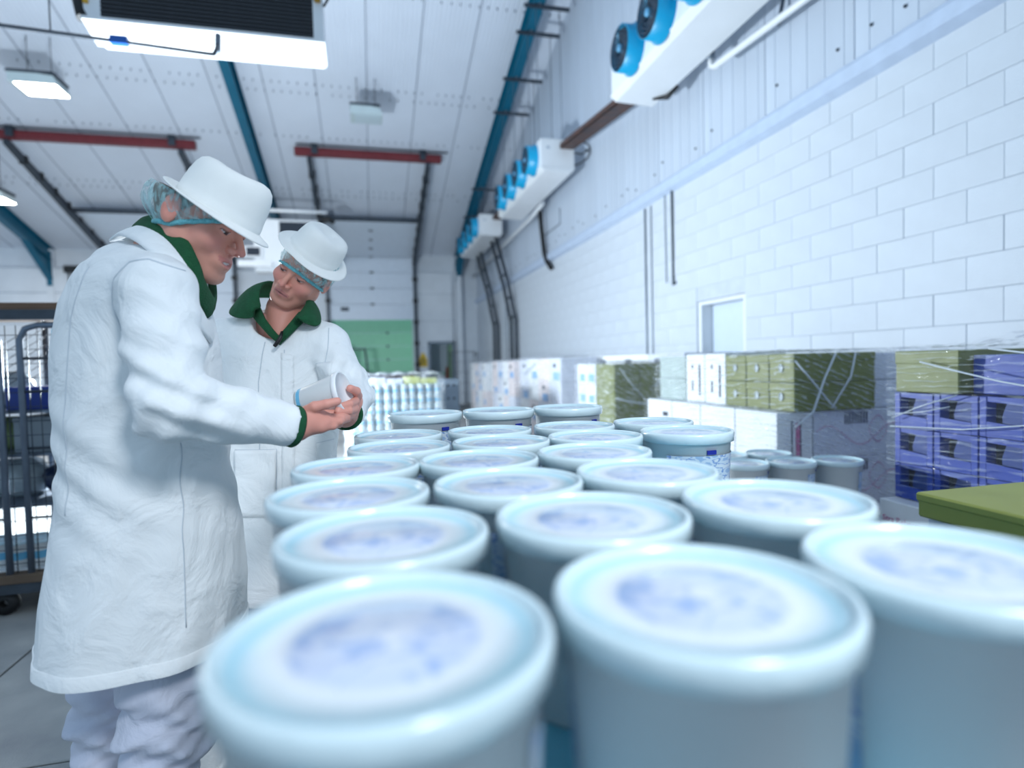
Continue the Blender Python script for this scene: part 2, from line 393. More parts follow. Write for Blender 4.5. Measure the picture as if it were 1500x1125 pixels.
# pipes and conduits
def pipe(name, pts, r, m, lab, cat='pipe', n=8):
    return MB().tube(pts, r, n).build(name, m, label=lab, cat=cat)
p = pipe('drain_pipe', [(3.45, 5.36, 4.36), (3.45, 5.36, 4.27), (3.45, 5.30, 4.235), (3.45, 2.2, 4.02)], .032, M_whitemetal, 'white drain pipe under the near cooler')
MB().tube([(3.45, 5.36, 4.40), (3.45, 5.36, 4.33)], .04, 10).build('coupling', M_grey, p)
pipe('drain_pipe', [(3.5, 11.4, 4.52), (3.5, 12.2, 4.44), (3.55, 19.8, 4.30)], .045, M_whitemetal, 'long white drain pipe under the middle and farthest coolers')
pipe('insulated_hose', [(3.55, 11.75, 4.45), (3.56, 11.72, 4.1), (3.6, 11.7, 3.6), (3.62, 11.6, 3.4), (3.63, 11.35, 3.22)], .05, M_rubber, 'black insulated hose hanging down the wall below the middle cooler', 'hose')
pipe('cable_loop', [(3.46, 9.45, 5.0)] + [(3.46 + .22 * math.sin(a), 9.45 - .35 * math.sin(a) * .6, 4.82 + .2 * math.cos(a)) for a in [k * .35 for k in range(10)]], .012, M_rubber, 'upper black cable loop beside the middle cooler', 'cable')
pipe('cable_loop', [(3.46, 9.5, 4.86), (3.56, 9.35, 4.78), (3.66, 9.3, 4.83), (3.68, 9.45, 4.9)], .012, M_rubber, 'lower black cable loop beside the middle cooler', 'cable')
pipe('drain_heater', [(3.30, 6.32, 4.345), (3.42, 6.2, 4.33), (3.45, 6.02, 4.37)], [.01, .035, .02], M_rubber, 'small black drain fitting under the near cooler', 'fitting')
def ladder(y, lab):
    e = empty('conduit_ladder', (3.62, y, 0), lab, 'conduit', 'bent steel conduit ladders at the far right')
    for dy in (0, .55):
        MB().tube([(0, dy, 0), (0, dy, 2.4), (-.12, dy + .25, 3.4), (-.3, dy + .75, 4.62)], .045, 8).build('rail', M_dgrey, e)
    m = MB()
    for z in (2.5, 3.0, 3.6, 4.1):
        t = max(0, (z - 2.4) / 2.2); m2 = MB().tube([(-.3 * t, .72 * t, z), (-.3 * t, .55 + .72 * t, z)], .03, 6); m2.build('rung', M_dgrey, e)
ladder(16.4, 'bent steel conduit ladder nearest the back wall'); ladder(14.3, 'bent steel conduit ladder below the gap between far coolers')
m = MB()
pipe('wall_conduit', [(3.685, 7.33, .1), (3.685, 7.33, 3.36)], .013, M_grey, 'thin grey conduit running full height of the block wall', 'conduit')
pipe('wall_conduit', [(3.685, 7.16, .1), (3.685, 7.16, 3.36)], .007, M_grey, 'hair-thin conduit beside the full-height conduit', 'conduit')
pipe('wall_cable', [(3.68, 6.60, 3.42), (3.685, 6.60, 2.36), (3.67, 6.58, 2.24), (3.685, 6.54, 2.27)], .013, M_dgrey, 'dark hanging cable ending in a hook above the wall door', 'cable')
pipe('wall_cable', [(3.68, 6.78, 3.46), (3.685, 6.78, 2.9), (3.685, 6.77, 2.32), (3.67, 6.74, 2.29)], .006, M_grey, 'thin cable beside the dark hanging cable', 'cable')
pipe('wall_cable', [(3.69, 12.05, 4.0), (3.69, 10.9, 4.0), (3.69, 10.9, 4.3)], .012, M_grey, 'thin bent conduit on cladding below the middle cooler', 'conduit')
pipe('wall_conduit', [(3.685, 15.6, 1.0), (3.685, 15.6, 3.4)], .012, M_grey, 'thin conduit beside the bent conduit ladder', 'conduit')
pipe('bracket_pipe', [(3.68, 4.55, 4.6), (3.6, 4.55, 4.25), (3.6, 3.6, 4.32)], .02, M_grey, 'small grey bent bracket on cladding by the white drain pipe', 'bracket')

# ------------------------------------------------------------------ big ceiling cooler at upper left
e = empty('ceiling_cooler', (-1.3, 5.9, 4.35), 'large white ceiling cooler with black finned face', 'cooler')
MB().box((-.98, .05, 0), (.98, .42, .56), bevel=.01).build('casing', M_whitemetal, e)
m = MB(); m.prism([(-.04, .03), (.28, -.04), (.32, -.01), (-.04, .06)], 0, -1.0, 1.0); m.build('drip_tray', M_whitemetal, e)
MB().box((-.86, .0, .07), (.90, .06, .53)).build('coil_core', M_dark, e)
fm = MB().box((-.86, -.012, 0), (.90, .004, .012)).mesh('fin', mat('fin_black', srgb(52, 56, 64), .45, var=.2))
for k in range(12): put('fin', fm, e, (0, 0, .09 + k * .036))
for a, b in (((-.99, -.02, .04), (-.86, .06, .58)), ((.90, -.02, .04), (.99, .06, .58)), ((-.86, -.02, .53), (.90, .06, .58)), ((-.86, -.02, .03), (.90, .06, .07))): MB().box(a, b, bevel=.005).build('face_frame', M_whitemetal, e)
MB().tube([(.945, -.04, .48), (.945, -.04, .40)], .03, 10).build('brass_valve', mat('brass', srgb(196, 150, 60), .35, metal=.7, var=.1), e)
MB().tube([(.95, -.04, .48), (1.0, -.06, .50), (1.05, -.05, .44), (1.0, -.04, .36)], .012, 8).build('valve_hose', M_rubber, e)
MB().box((-.985, -.035, .17), (-.945, -.015, .27)).build('warning_sticker', mat('amber', srgb(210, 160, 40), .5, var=.05), e)
MB().tube([(-1.0, .0, .05), (-1.05, .05, .25), (-1.2, .1, .6), (-1.3, .1, 1.2)], .05, 10).build('suction_pipe', M_rubber, e)
for x in (-.9, .9): MB().tube([(x, .3, .55), (x, .3, RZ(6.2) - 4.35)], .01, 6).build('rod', M_grey, e)
e = MB().tube([(-4.6, 5.6, 4.22), (-2.77, 5.6, 4.125), (-1.24, 5.6, 4.05), (-1.21, 5.62, 4.06), (-1.2, 5.7, 4.16), (-1.2, 5.74, 4.22)], .016, 8).build('drain_pipe', M_dgrey, label='thin grey drain pipe below the black finned ceiling cooler', cat='pipe')
MB().box((-1.99, 5.57, 4.06), (-1.86, 5.63, 4.12)).build('cable_tie', mat('tie_blue', srgb(10, 90, 180), .4, var=.05), e)
MB().tube([(-1.2, 5.72, 4.12), (-1.2, 5.76, 4.30)], .025, 10).build('elbow', M_grey, e)
MB().tube([(-2.42, 5.6, 4.10), (-2.42, 5.6, 5.2)], .006, 6).build('hanger_wire', M_dgrey, e)

# ------------------------------------------------------------------ high bay lamps
M_glow = mat('lit_diffuser', (1, .98, .94, 1), .4, emit=14)
def highbay(x, y, zb, lit, lab, w=.62, d=.5):
    e = empty('high_bay_lamp', (x, y, zb), lab, 'lamp', 'high bay lamps under the roof')
    m = MB(); m.prism([(-w / 2, .0), (w / 2, .0), (w / 2 - .05, .14), (-w / 2 + .02, .2), (-w / 2, .17)], 1, -d / 2, d / 2)
    m.build('housing', mat('lamp_grey', srgb(190, 204, 206), .4, var=.05), e)
    MB().box((-w / 2 + .08, -d / 2 + .04, -.012), (w / 2 - .03, d / 2 - .04, .0)).build('diffuser', M_glow if lit else mat('diffuser_off', srgb(190, 205, 212), .3, var=.03), e)
    MB().box((-w / 2 - .005, -d / 2 - .005, .16), (w / 2 - .04, d / 2 + .005, .21)).build('lamp_ballast', M_dgrey, e)
    for dx in (-.18, .18): MB().tube([(dx, 0, .2), (dx, 0, RZ(y) - zb)], .007, 6).build('hanging_chain', M_dgrey, e)
    if lit:
        l = lamp('lamp_light', 'AREA', (x, y, zb - .03), 110, (1, .97, .92), .4); l.parent = e; l.location = (0, 0, -.03)
    return e
highbay(-5.38, 12.0, 6.28, True, 'lit lamp hanging at the upper left', .72, .55)
highbay(.12, 12.3, 6.3, False, 'unlit lamp hanging near the centre of the roof')
highbay(-7.75, 15.0, 5.1, True, 'lit lamp at the left edge, half cut off', .72, .55)

# ------------------------------------------------------------------ things by the back wall
e = empty('cooler_cabinet', (-1.6, 15, 2.6), 'white hanging cabinet with two black square panels behind the men', 'cabinet')
MB().box((-.95, .05, 1.05), (.52, .5, 2.3), bevel=.01).build('body', M_whitemetal, e)
for (a, b, c_, d_) in ((-.41, .5, 1.84, 2.27), (-1.16, -.76, 1.38, 1.65)):
    f = MB().box((a, 0, c_), (b, .06, d_), bevel=.006).build('panel_frame', M_whitemetal, e)
    MB().box((a + .05, -.008, c_ + .04), (b - .05, .0, d_ - .04)).build('screen', mat('black_panel', srgb(40, 46, 58), .3, var=.1), f)
MB().box((-1.3, -.05, 1.16), (-.55, .1, 1.3)).build('shelf', M_whitemetal, e)
for x in (-.8, .4): MB().tube([(x, .3, 2.3), (x, .3, RZ(15.3) - 2.6)], .012, 6).build('rod', M_grey, e)
pipe('white_conduit', [(-2.4, 14.9, 5.07), (-.85, 14.9, 5.06)], .04, M_whitemetal, 'short white conduit above the black panels', 'pipe')
e = pipe('junction_bracket', [(-1.0, 14.9, 4.85), (-.82, 14.85, 4.9), (-.7, 14.9, 4.82)], [.06, .08, .05], M_rubber, 'small black fitting at the end of white conduit', 'fitting')
def forklift():
    e = empty('forklift', (-.45, 18.6, 0), 'dark forklift parked before the green dock door', 'forklift')
    m = MB(); m.prism([(-.2, .25), (.35, .25), (.42, .6), (.35, .95), (.0, 1.0), (-.2, .8)], 1, -.35, .35); m.build('body', M_rubber, e)
    for y in (-.25, .25):
        MB().box((-.32, y - .05, .1), (-.22, y + .05, 2.0)).build('mast_rail', M_rubber, e)
        MB().tube([(-.15, y, .9), (-.1, y, 1.88), (.36, y, 1.86), (.45, y, .9)], .03, 6).build('guard_post', M_dgrey, e)
        MB().box((-1.1, y - .05, .08), (-.3, y + .05, .13)).build('fork', M_dgrey, e)
    for k in range(4): MB().box((-.1 + k * .14, -.28, 1.86), (-.05 + k * .14, .28, 1.9)).build('guard_bar', M_dgrey, e)
    for (x, y) in ((-.05, -.32), (-.05, .32), (.3, -.32), (.3, .32)):
        MB().lathe([(.06, -.06), (.17, -.06), (.18, 0), (.17, .06), (.06, .06)], 20, M=Matrix.Translation((x, y, .18)) @ Matrix.Rotation(math.pi / 2, 4, 'X')).build('wheel', M_rubber, e)
    MB().box((.0, -.2, .95), (.3, .2, 1.25), bevel=.03).build('seat', M_dark, e)
forklift()
# sign
e = empty('warning_sign', (1.78, 19.845, 1.5), 'yellow warning sign with black triangle beside the far doorway', 'sign')
m = MB(); m.prism([(-.14, -.22), (.14, -.22), (.14, .02), (.03, .24), (-.03, .24), (-.14, .02)], 1, -.012, 0); m.build('plate', mat('sign_yellow', srgb(228, 190, 30), .5, var=.05), e)
MB().prism([(-.07, .0), (.07, .0), (0, .13)], 1, -.016, -.011).build('triangle', M_rubber, e)
MB().box((-.008, -.018, .035), (.008, -.0155, .09)).box((-.008, -.018, .015), (.008, -.0155, .027)).build('exclamation_mark', mat('sign_yellow', None), e)
MB().box((-.12, -.016, -.06), (.12, -.011, -.03)).box((-.1, -.016, -.11), (.1, -.011, -.09)).box((-.11, -.016, -.16), (.11, -.011, -.14)).build('lettering', M_rubber, e)
# bench and post in the passage
e = empty('bench', (2.45, 20.9, 0), 'green topped bench seen through the far doorway', 'bench')
MB().box((-.28, -.15, .98), (.28, .15, 1.05), bevel=.01).build('seat', mat('bench_green', srgb(40, 140, 110), .5, var=.1), e)
MB().box((-.28, -.1, .80), (.28, .1, .83)).build('shelf', M_dgrey, e)
for x in (-.25, .25):
    for y in (-.12, .12): MB().box((x - .02, y - .02, 0), (x + .02, y + .02, .98)).build('leg', M_rubber, e)
MB().lathe([(.0, .0), (.09, 0), (.07, .5), (.045, 1.2), (.0, 1.3)], 14).build('orange_bollard', mat('rust_orange', srgb(140, 66, 34), .6, var=.2), loc=(2.66, 20.5, 0), label='rust orange post inside the far doorway', cat='post')
# empty roll cage by the far right corner
def bars(e, pts_list, r, m, name='bar'):
    for pts in pts_list: MB().tube(pts, r, 6).build(name, m, e)
e = empty('wire_trolley', (2.5, 16.0, 0), 'empty wire trolley standing by the far right corner', 'trolley')
bars(e, [[(-.3, 0, .15), (-.3, 0, 1.66), (.42, 0, 1.66), (.42, 0, .15)], [(-.3, .5, .15), (-.3, .5, 1.7), (.42, .5, 1.7), (.42, .5, .15)], [(-.3, 0, 1.6), (-.3, .5, 1.6)], [(.42, 0, 1.6), (.42, .5, 1.6)]], .014, M_dgrey, 'frame_tube')
bars(e, [[(-.3 + .09 * k, .5, .2), (-.3 + .09 * k, .5, 1.66)] for k in range(1, 8)] + [[(-.3, .5, .5 + .3 * k), (.42, .5, .5 + .3 * k)] for k in range(4)], .004, M_dgrey, 'wire')
MB().box((-.32, -.02, .12), (.44, .52, .16)).build('base', M_dgrey, e)
for x in (-.26, .38):
    for y in (.03, .47): MB().lathe([(.02, -.02), (.06, -.02), (.06, .02), (.02, .02)], 14, M=Matrix.Translation((x, y, .06)) @ Matrix.Rotation(math.pi / 2, 4, 'X')).build('castor', M_rubber, e)
# perforated grey crates
M_crate = mat('grey_crate', srgb(128, 142, 156), .5, var=.08)
def crate(x, y, z, lab):
    e = empty('plastic_crate', (x, y, z), lab, 'crate', 'perforated grey crates in the far aisle')
    MB().box((-.19, 0, 0), (.19, .5, .03)).box((-.19, 0, .03), (-.175, .5, .37)).box((.175, 0, .03), (.19, .5, .37)).box((-.175, .485, .03), (.175, .5, .37)).build('shell', M_crate, e)
    m = MB(); rows = [(.03, .12), (.15, .24), (.27, .34)]
    m.box((-.175, 0, .03), (.175, .015, .37)); m.build('front_panel', M_crate, e)
    MB().box((-.2, -.012, .345), (.2, .512, .375)).build('rim', M_crate, e)
    hm = MB()
    for k in range(4):
        for zz in (.1, .28): hm.box((-.13 + k * .08, -.003, zz), (-.10 + k * .08, .0, zz + .03))
    hm.build('vent_holes', M_dark, e)
for k in range(3): crate(1.0, 8.0, .0 + k * .376, ['bottom grey crate of the far stack', 'middle grey crate of the far stack', 'top grey crate of the far stack'][k])

# ------------------------------------------------------------------ cartons
M_cw = mat('white_carton', srgb(236, 238, 240), .55, var=.05, vscale=6)
M_cl = mat('lilac_white_carton', srgb(214, 218, 230), .55, var=.06, vscale=6)
M_olive = mat('olive_carton', srgb(118, 124, 52), .5, var=.12, vscale=7)
M_olive2 = mat('olive_top', srgb(140, 146, 70), .5, var=.1, vscale=7)
M_blue = mat('blue_carton', srgb(8, 58, 165), .45, var=.14, vscale=9)
M_bluein = mat('blue_carton_inside', srgb(12, 58, 140), .5, var=.14, vscale=9)
M_navy = mat('opening_shade_paint', srgb(26, 34, 60), .7, var=.2)
M_black = mat('print_black', srgb(60, 64, 84), .6, var=.1)
M_pink = mat('print_pink', srgb(206, 120, 160), .6, var=.1)
M_pblue = mat('print_blue', srgb(120, 170, 220), .6, var=.1)
M_wood = mat('pallet_wood', srgb(176, 140, 96), .75, var=.3, vscale=9, bump=.2)
box_cache = {}
def carton(x0, y0, z0, w, d, h, m, lab, group, lid=0, code=None, flap=True, extra=None, name='carton'):
    k = (round(w, 3), round(d, 3), round(h, 3), m.name, lid)
    if k not in box_cache:
        g = .003; b = MB(); b.box((g, g, 0), (w - g, d - g, h - .002), bevel=.004)
        if lid: b.box((.0, .0, h - lid), (w, d, h - .001), bevel=.004)
        box_cache[k] = b.mesh('carton', m)
    o = put(name, box_cache[k], None, (x0, y0, z0), label=lab, cat='box', group=group)
    if flap: MB().box((w / 2 - .025, -.0012, h * .72), (w / 2 + .025, .002, h)).box((w / 2 - .025, 0, h - .003), (w / 2 + .025, d, h - .0005)).build('tape', mat('clear_tape', srgb(216, 220, 222), .25, var=.05), o)
    if code:
        for (face, a, zz, s) in code:
            cm = MB(); x = 0
            random.seed(int((x0 + y0 + zz) * 977))
            while x < s:
                t = random.choice((.004, .006, .009)) * s / .12 * .8
                if face == 'Y': cm.box((a + x, -.0022, zz), (a + x + t * .7, .002, zz + s * .45))
                else: cm.box((-.0022, a + x, zz), (.002, a + x + t * .7, zz + s * .45))
                x += t + .008 * s / .12
            cm.build('barcode', M_black, o)
    return o
def pallet(x0, y0, x1, y1, lab):
    e = empty('wooden_pallet', (x0, y0, 0), lab, 'pallet', 'wooden pallets under the goods'); w, d = x1 - x0, y1 - y0
    n = max(4, int(d / .18))
    bm_ = MB().box((0, 0, .118), (w, d / n - .03, .14)).mesh('deck_board', M_wood)
    for k in range(n): put('deck_board', bm_, e, (0, k * d / n + .015, 0))
    for x in (0, w / 2 - .05, w - .1):
        MB().box((x, 0, .0), (x + .1, d, .02)).build('bottom_board', M_wood, e)
        for y in (0, d / 2 - .05, d - .1): MB().box((x, y, .02), (x + .1, y + .1, .118)).build('block', M_wood, e)
# --- stretch film: a wrinkled skin round a load
def film_mat(name, tint, dens):
    m = bpy.data.materials.new(name); m.use_nodes = True; nt = m.node_tree; nt.nodes.clear()
    N = nt.nodes.new; L = nt.links.new
    out = N('ShaderNodeOutputMaterial'); mix = N('ShaderNodeMixShader'); tr = N('ShaderNodeBsdfTransparent'); gl = N('ShaderNodeBsdfPrincipled')
    gl.inputs['Base Color'].default_value = tint; gl.inputs['Roughness'].default_value = .09; gl.inputs['Specular IOR Level'].default_value = .9
    tc = N('ShaderNodeTexCoord'); mp = N('ShaderNodeMapping'); mp.inputs['Scale'].default_value = (1.2, 1.2, 6); mp.inputs['Rotation'].default_value = (.6, .5, .2)
    L(tc.outputs['Object'], mp.inputs[0])
    n1 = N('ShaderNodeTexNoise'); n1.inputs['Scale'].default_value = 7; n1.inputs['Detail'].default_value = 8; n1.inputs['Distortion'].default_value = .5; L(mp.outputs[0], n1.inputs['Vector'])
    wv = N('ShaderNodeTexWave'); wv.inputs['Scale'].default_value = 3.4; wv.inputs['Distortion'].default_value = 7; wv.inputs['Detail'].default_value = 4; wv.inputs['Detail Scale'].default_value = 1.0; L(mp.outputs[0], wv.inputs['Vector'])
    mul = N('ShaderNodeMath'); mul.operation = 'MULTIPLY'; L(n1.outputs['Fac'], mul.inputs[0]); L(wv.outputs['Fac'], mul.inputs[1])
    bp = N('ShaderNodeBump'); bp.inputs['Strength'].default_value = .9; bp.inputs['Distance'].default_value = .02; L(mul.outputs[0], bp.inputs['Height']); L(bp.outputs[0], gl.inputs['Normal'])
    rp = N('ShaderNodeValToRGB'); rp.color_ramp.elements[0].position = .36; rp.color_ramp.elements[1].position = .52
    rp.color_ramp.elements[0].color = (dens * .45,) * 3 + (1,); rp.color_ramp.elements[1].color = (min(1, dens * 2.4),) * 3 + (1,)
    L(mul.outputs[0], rp.inputs[0]); L(rp.outputs[0], mix.inputs[0]); L(tr.outputs[0], mix.inputs[1]); L(gl.outputs[0], mix.inputs[2]); L(mix.outputs[0], out.inputs[0])
    MATS[name] = m; return m
M_film = film_mat('stretch_film', (.86, .92, .97, 1), .15)
M_film3 = film_mat('stretch_film_thin', (.85, .93, 1, 1), .10)
M_film2 = film_mat('stretch_film_dense', (.9, .95, 1, 1), .24)
def film(x0, y0, x1, y1, z0, z1, lab, m=M_film, seed=1, amp=.012, peak=None, faces=None):
    rnd = random.Random(seed); mb = MB(); step = .03; amp = amp * 1.5
    P = [(x0, y1), (x0, y0), (x1, y0)]                         # open strip: left side and front, then the top
    def fold(u, v, s): return amp * (math.sin(u * 17 + v * 9 + s) * math.sin(v * 23 - u * 7 + s * 2) + .6 * math.sin(u * 41 + v * 31 + s))
    nz = max(4, int((z1 - z0) / step))
    ring = []
    for (a, b) in ((P[0], P[1]), (P[1], P[2])):
        n = max(4, int(math.hypot(a[0] - b[0], a[1] - b[1]) / step))
        for i in range(n + (1 if b is P[2] else 0)): ring.append((a[0] + (b[0] - a[0]) * i / n, a[1] + (b[1] - a[1]) * i / n))
    vs = []; s = seed * 1.7
    for j in range(nz + 1):
        for (x, y) in ring:
            z = z0 + (z1 - z0) * j / nz; u = x + y; dx = -.006 - abs(fold(u, z, s))
            on_left = abs(x - x0) < 1e-6
            vs.append((x + (dx if on_left else 0), y + (dx if not on_left else 0), z))
    n = len(ring)
    mb.add(vs, [(j * n + i, j * n + i + 1, (j + 1) * n + i + 1, (j + 1) * n + i) for j in range(nz) for i in range(n - 1)], 0, True)
    nx, ny = max(3, int((x1 - x0) / step)), max(3, int((y1 - y0) / step)); vs = []
    for j in range(ny + 1):
        for i in range(nx + 1):
            x = x0 - .006 + (x1 - x0) * i / nx; y = y0 - .006 + (y1 - y0) * j / ny; zz = z1 + .004 + abs(fold(x, y, s)) + (peak(x, y) if peak else 0)
            vs.append((x, y, zz))
    mb.add(vs, [(j * (nx + 1) + i, j * (nx + 1) + i + 1, (j + 1) * (nx + 1) + i + 1, (j + 1) * (nx + 1) + i) for j in range(ny) for i in range(nx)], 0, True)
    o = mb.build('stretch_film', m, label=lab, cat='plastic wrap')
    # twisted strands where the film is pulled tight
    return o
def strand(o, pts, r=.006): MB().tube(pts, r, 5).build('film_strand', mat('film_strand', srgb(226, 234, 242), .2, alpha=.75, var=.05), o)

# --- blue pallet, near right: its trays open towards the aisle
G = 'blue display trays on the near right pallet'
pallet(2.33, 1.16, 3.4, 2.28, 'wooden pallet under the blue trays')
for k in range(2):
    for j in range(3): carton(2.312, 1.90 - j * .365, .14 + k * .2575, .60, .362, .2575, M_cw, 'white carton %s in the %s row under the blue trays' % (['at the far end', 'in the middle', 'at the near end'][j], ['bottom', 'upper'][k]), 'white cartons under the blue trays', flap=False)
tray = None
def make_tray():
    w, d, h = .195, .3, .164
    e = empty('display_tray', (0, 0, 0), 'x', 'tray', G)
    MB().box((.002, .03, 0), (w - .002, d, .006)).box((.002, d - .006, 0), (w - .002, d, h - .003)).box((.002, .0, 0), (.03, d, h - .003), bevel=.002).box((w - .03, .0, 0), (w - .002, d, h - .003), bevel=.002).build('shell', M_blue, e)
    m = MB(); m.prism([(.03, 0), (w - .03, 0), (w - .03, .05), (.03, .062)], 1, .0, .008); m.build('front_lip', M_blue, e)
    m = MB(); m.prism([(.075, .0), (w - .031, .0), (w - .031, h - .012), (.09, h - .02), (.07, h * .5)], 1, .028, .036); m.build('inner_flap', M_bluein, e)
    MB().box((.031, .05, .007), (w - .031, d - .01, h - .03)).build('painted_inner_shade', M_navy, e)  # solid dark block, the tray's inner shade is put into its colour
    m = MB(); m.prism([(.03, h - .022), (w - .03, h - .03), (w - .03, h - .003), (.03, h - .003)], 1, .004, .012); m.build('top_band', M_blue, e)
    return e
rown = ['bottom', 'second', 'third', 'top']
for r in range(3):
    for c in range(5):
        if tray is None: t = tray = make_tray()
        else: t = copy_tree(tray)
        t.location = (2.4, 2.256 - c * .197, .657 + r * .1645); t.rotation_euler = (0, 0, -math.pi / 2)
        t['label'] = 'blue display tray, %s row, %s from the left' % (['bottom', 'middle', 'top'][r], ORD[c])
for c in range(3):
    carton(2.71, 1.275 + c * .327, .657, .5, .325, .493, M_blue, 'blue carton behind the trays, %s from the near end' % ORD[c], 'blue cartons behind the trays', flap=False)
carton(2.4, 1.945, 1.152, .5, .31, .188, M_olive, 'olive carton under film on top of the blue trays', None, lid=.06, flap=False)
for c in range(3): carton(2.46, 1.275 + c * .222, 1.152, .4, .22, .165, M_blue, 'blue carton on top beside the wrapped olive carton, %s from the near end' % ORD[c], 'blue cartons beside the wrapped olive carton', flap=False)
def pk(x, y): return max(0, 2.0 - y) * .13
f = film(2.385, 1.24, 3.3, 2.275, .657, 1.345, 'clear stretch film round the blue trays', M_film3, seed=3, amp=.009, peak=pk)
strand(f, [(2.372, 2.10, 1.29), (2.368, 1.95, 1.255), (2.37, 1.75, 1.21), (2.372, 1.5, 1.17), (2.37, 1.3, 1.15)], .004)
strand(f, [(2.37, 2.24, 1.03), (2.366, 2.1, 1.09), (2.37, 1.93, 1.15)], .003); strand(f, [(2.37, 2.22, 1.05), (2.366, 2.08, 1.07), (2.37, 1.96, 1.10)], .0025); strand(f, [(2.37, 1.8, 1.34), (2.366, 1.6, 1.31), (2.37, 1.4, 1.30)], .004)
strand(f, [(2.37, 2.25, .99), (2.366, 1.9, 1.01), (2.37, 1.6, 1.06), (2.368, 1.3, 1.09)], .003)
def text_mesh(txt, size, m, parent, loc, rot, name='lettering'):
    cu = bpy.data.curves.new('t', 'FONT'); cu.body = txt; cu.size = size; cu.extrude = .0006
    o = bpy.data.objects.new('t', cu); C.objects.link(o); dg = bpy.context.evaluated_depsgraph_get()
    me = bpy.data.meshes.new_from_object(o.evaluated_get(dg)); bpy.data.objects.remove(o); me.materials.clear(); me.materials.append(m)
    return put(name, me, parent, loc, rot)
base = [o for o in C.objects if o.get('label', '').startswith('white carton at the far end in the upper row')][0]
text_mesh('Stra Rebeccana', .038, M_pink, base, (-.0032, .335, .16), (math.pi / 2, 0, -math.pi / 2))

# --- olive and white pallet
G = 'olive cartons on the second pallet'
pallet(2.3, 2.95, 3.5, 4.6, 'wooden pallet under the olive and white cartons')
layer = .2867
for k in range(3):
    z0 = .14 + k * layer
    lv = ['bottom', 'middle', 'upper'][k]
    for j in range(4):
        y0 = 2.95 + j * .41
        carton(2.3, y0, z0, .25 if j == 0 else .5, .408, layer, M_cw, 'large white carton, %s layer, %s from the front, below the olive cartons' % (lv, ORD[j]), 'white cartons below the olive cartons', code=[('X', .06, .16, .08)] if j == 3 else None, flap=False)
    c2 = carton(2.553, 2.95, z0, .62, .408, layer, M_cl, 'wide white carton with barcode and pink dashes, %s layer' % lv, 'wide white cartons with pink print', code=[('Y', .22, .2, .16)], flap=False)
    pm = MB()
    for q in range(34):
        a = q / 33; x = .02 + a * .57; zz = .13 + .06 * math.sin(a * 7.5 + .6)
        pm.box((x, -.0025, zz), (x + .010, .002, zz + .004))
    for q in range(26):
        a = q / 26 * 2 * math.pi; pm.box((.46 + .05 * math.cos(a) * (1 + .3 * math.cos(2 * a)), -.0025, .16 + .08 * math.sin(a)), (.466 + .05 * math.cos(a) * (1 + .3 * math.cos(2 * a)), .002, .164 + .08 * math.sin(a)))
    pm.build('pink_dashes', M_pink, c2)
    c1 = [o for o in C.objects if o.get('label', '') == 'large white carton, %s layer, first from the front, below the olive cartons' % lv][0]
    MB().box((.10, -.002, .02), (.104, .002, .24)).box((.16, -.002, .02), (.164, .002, .24)).build('printed_rule', M_black, c1); MB().box((.13, -.002, .03), (.155, .002, .22)).build('pink_panel', M_pink, c1)
for k in range(2):
    for j in range(3):
        c = carton(2.4, 2.925 + j * .226, 1.002 + k * .172, .575, .224, .171, M_olive, 'olive carton, %s layer, %s from the front on the second pallet' % (['lower', 'upper'][k], ORD[j]), G, lid=.05, flap=False)
        MB().lathe([(0, .001), (.022, .001), (.022, .004), (.026, .004)], 16, M=Matrix.Translation((-.001, .112, .085)) @ Matrix.Rotation(-math.pi / 2, 4, 'Y') @ Matrix.Scale(.7, 4, (0, 1, 0))).build('hand_hole', mat('hole_grey', srgb(206, 214, 216), .5, var=.05), c)
for j in range(2):
    c = carton(2.4, 3.605 + j * .26, 1.002, .5, .258, .36, M_cw, 'tall white carton with dark bars, %s behind the olive cartons' % ORD[j], 'tall white cartons behind the olive cartons', flap=False)
    MB().box((-.0022, .06, .05), (.002, .075, .28)).box((-.0022, .16, .08), (.002, .172, .16)).box((-.0022, .16, .25), (.002, .172, .28)).build('printed_bar', M_black, c)
for k in range(2):
    carton(2.4, 4.13, 1.002 + k * .175, .5, .42, .174, mat('grey_green_carton', srgb(176, 190, 186), .5, var=.1), 'pale green carton, %s, at the far end of the second pallet' % ['lower', 'upper'][k], 'pale green cartons', flap=False, lid=.04)
for k in range(2): carton(2.99, 2.98, 1.002 + k * .17, .5, .5, .168, M_cl, 'lilac white carton to the right of the olive cartons, %s layer' % ['lower', 'upper'][k], 'lilac cartons', flap=False)
f = film(2.385, 2.91, 3.5, 4.58, .99, 1.352, 'clear stretch film round the olive cartons', seed=5, amp=.008)
strand(f, [(2.39, 2.90, 1.30), (2.5, 2.895, 1.18), (2.62, 2.897, 1.05), (2.66, 2.895, 1.02)], .006)
strand(f, [(2.80, 2.895, 1.34), (2.76, 2.89, 1.2), (2.63, 2.893, 1.02)], .006); strand(f, [(2.66, 2.895, 1.34), (2.58, 2.89, 1.2), (2.5, 2.893, 1.0), (2.38, 2.893, .92)], .007)
film(2.285, 2.935, 3.5, 4.6, .2, 1.0, 'clear stretch film round the large white cartons', seed=8, amp=.006)

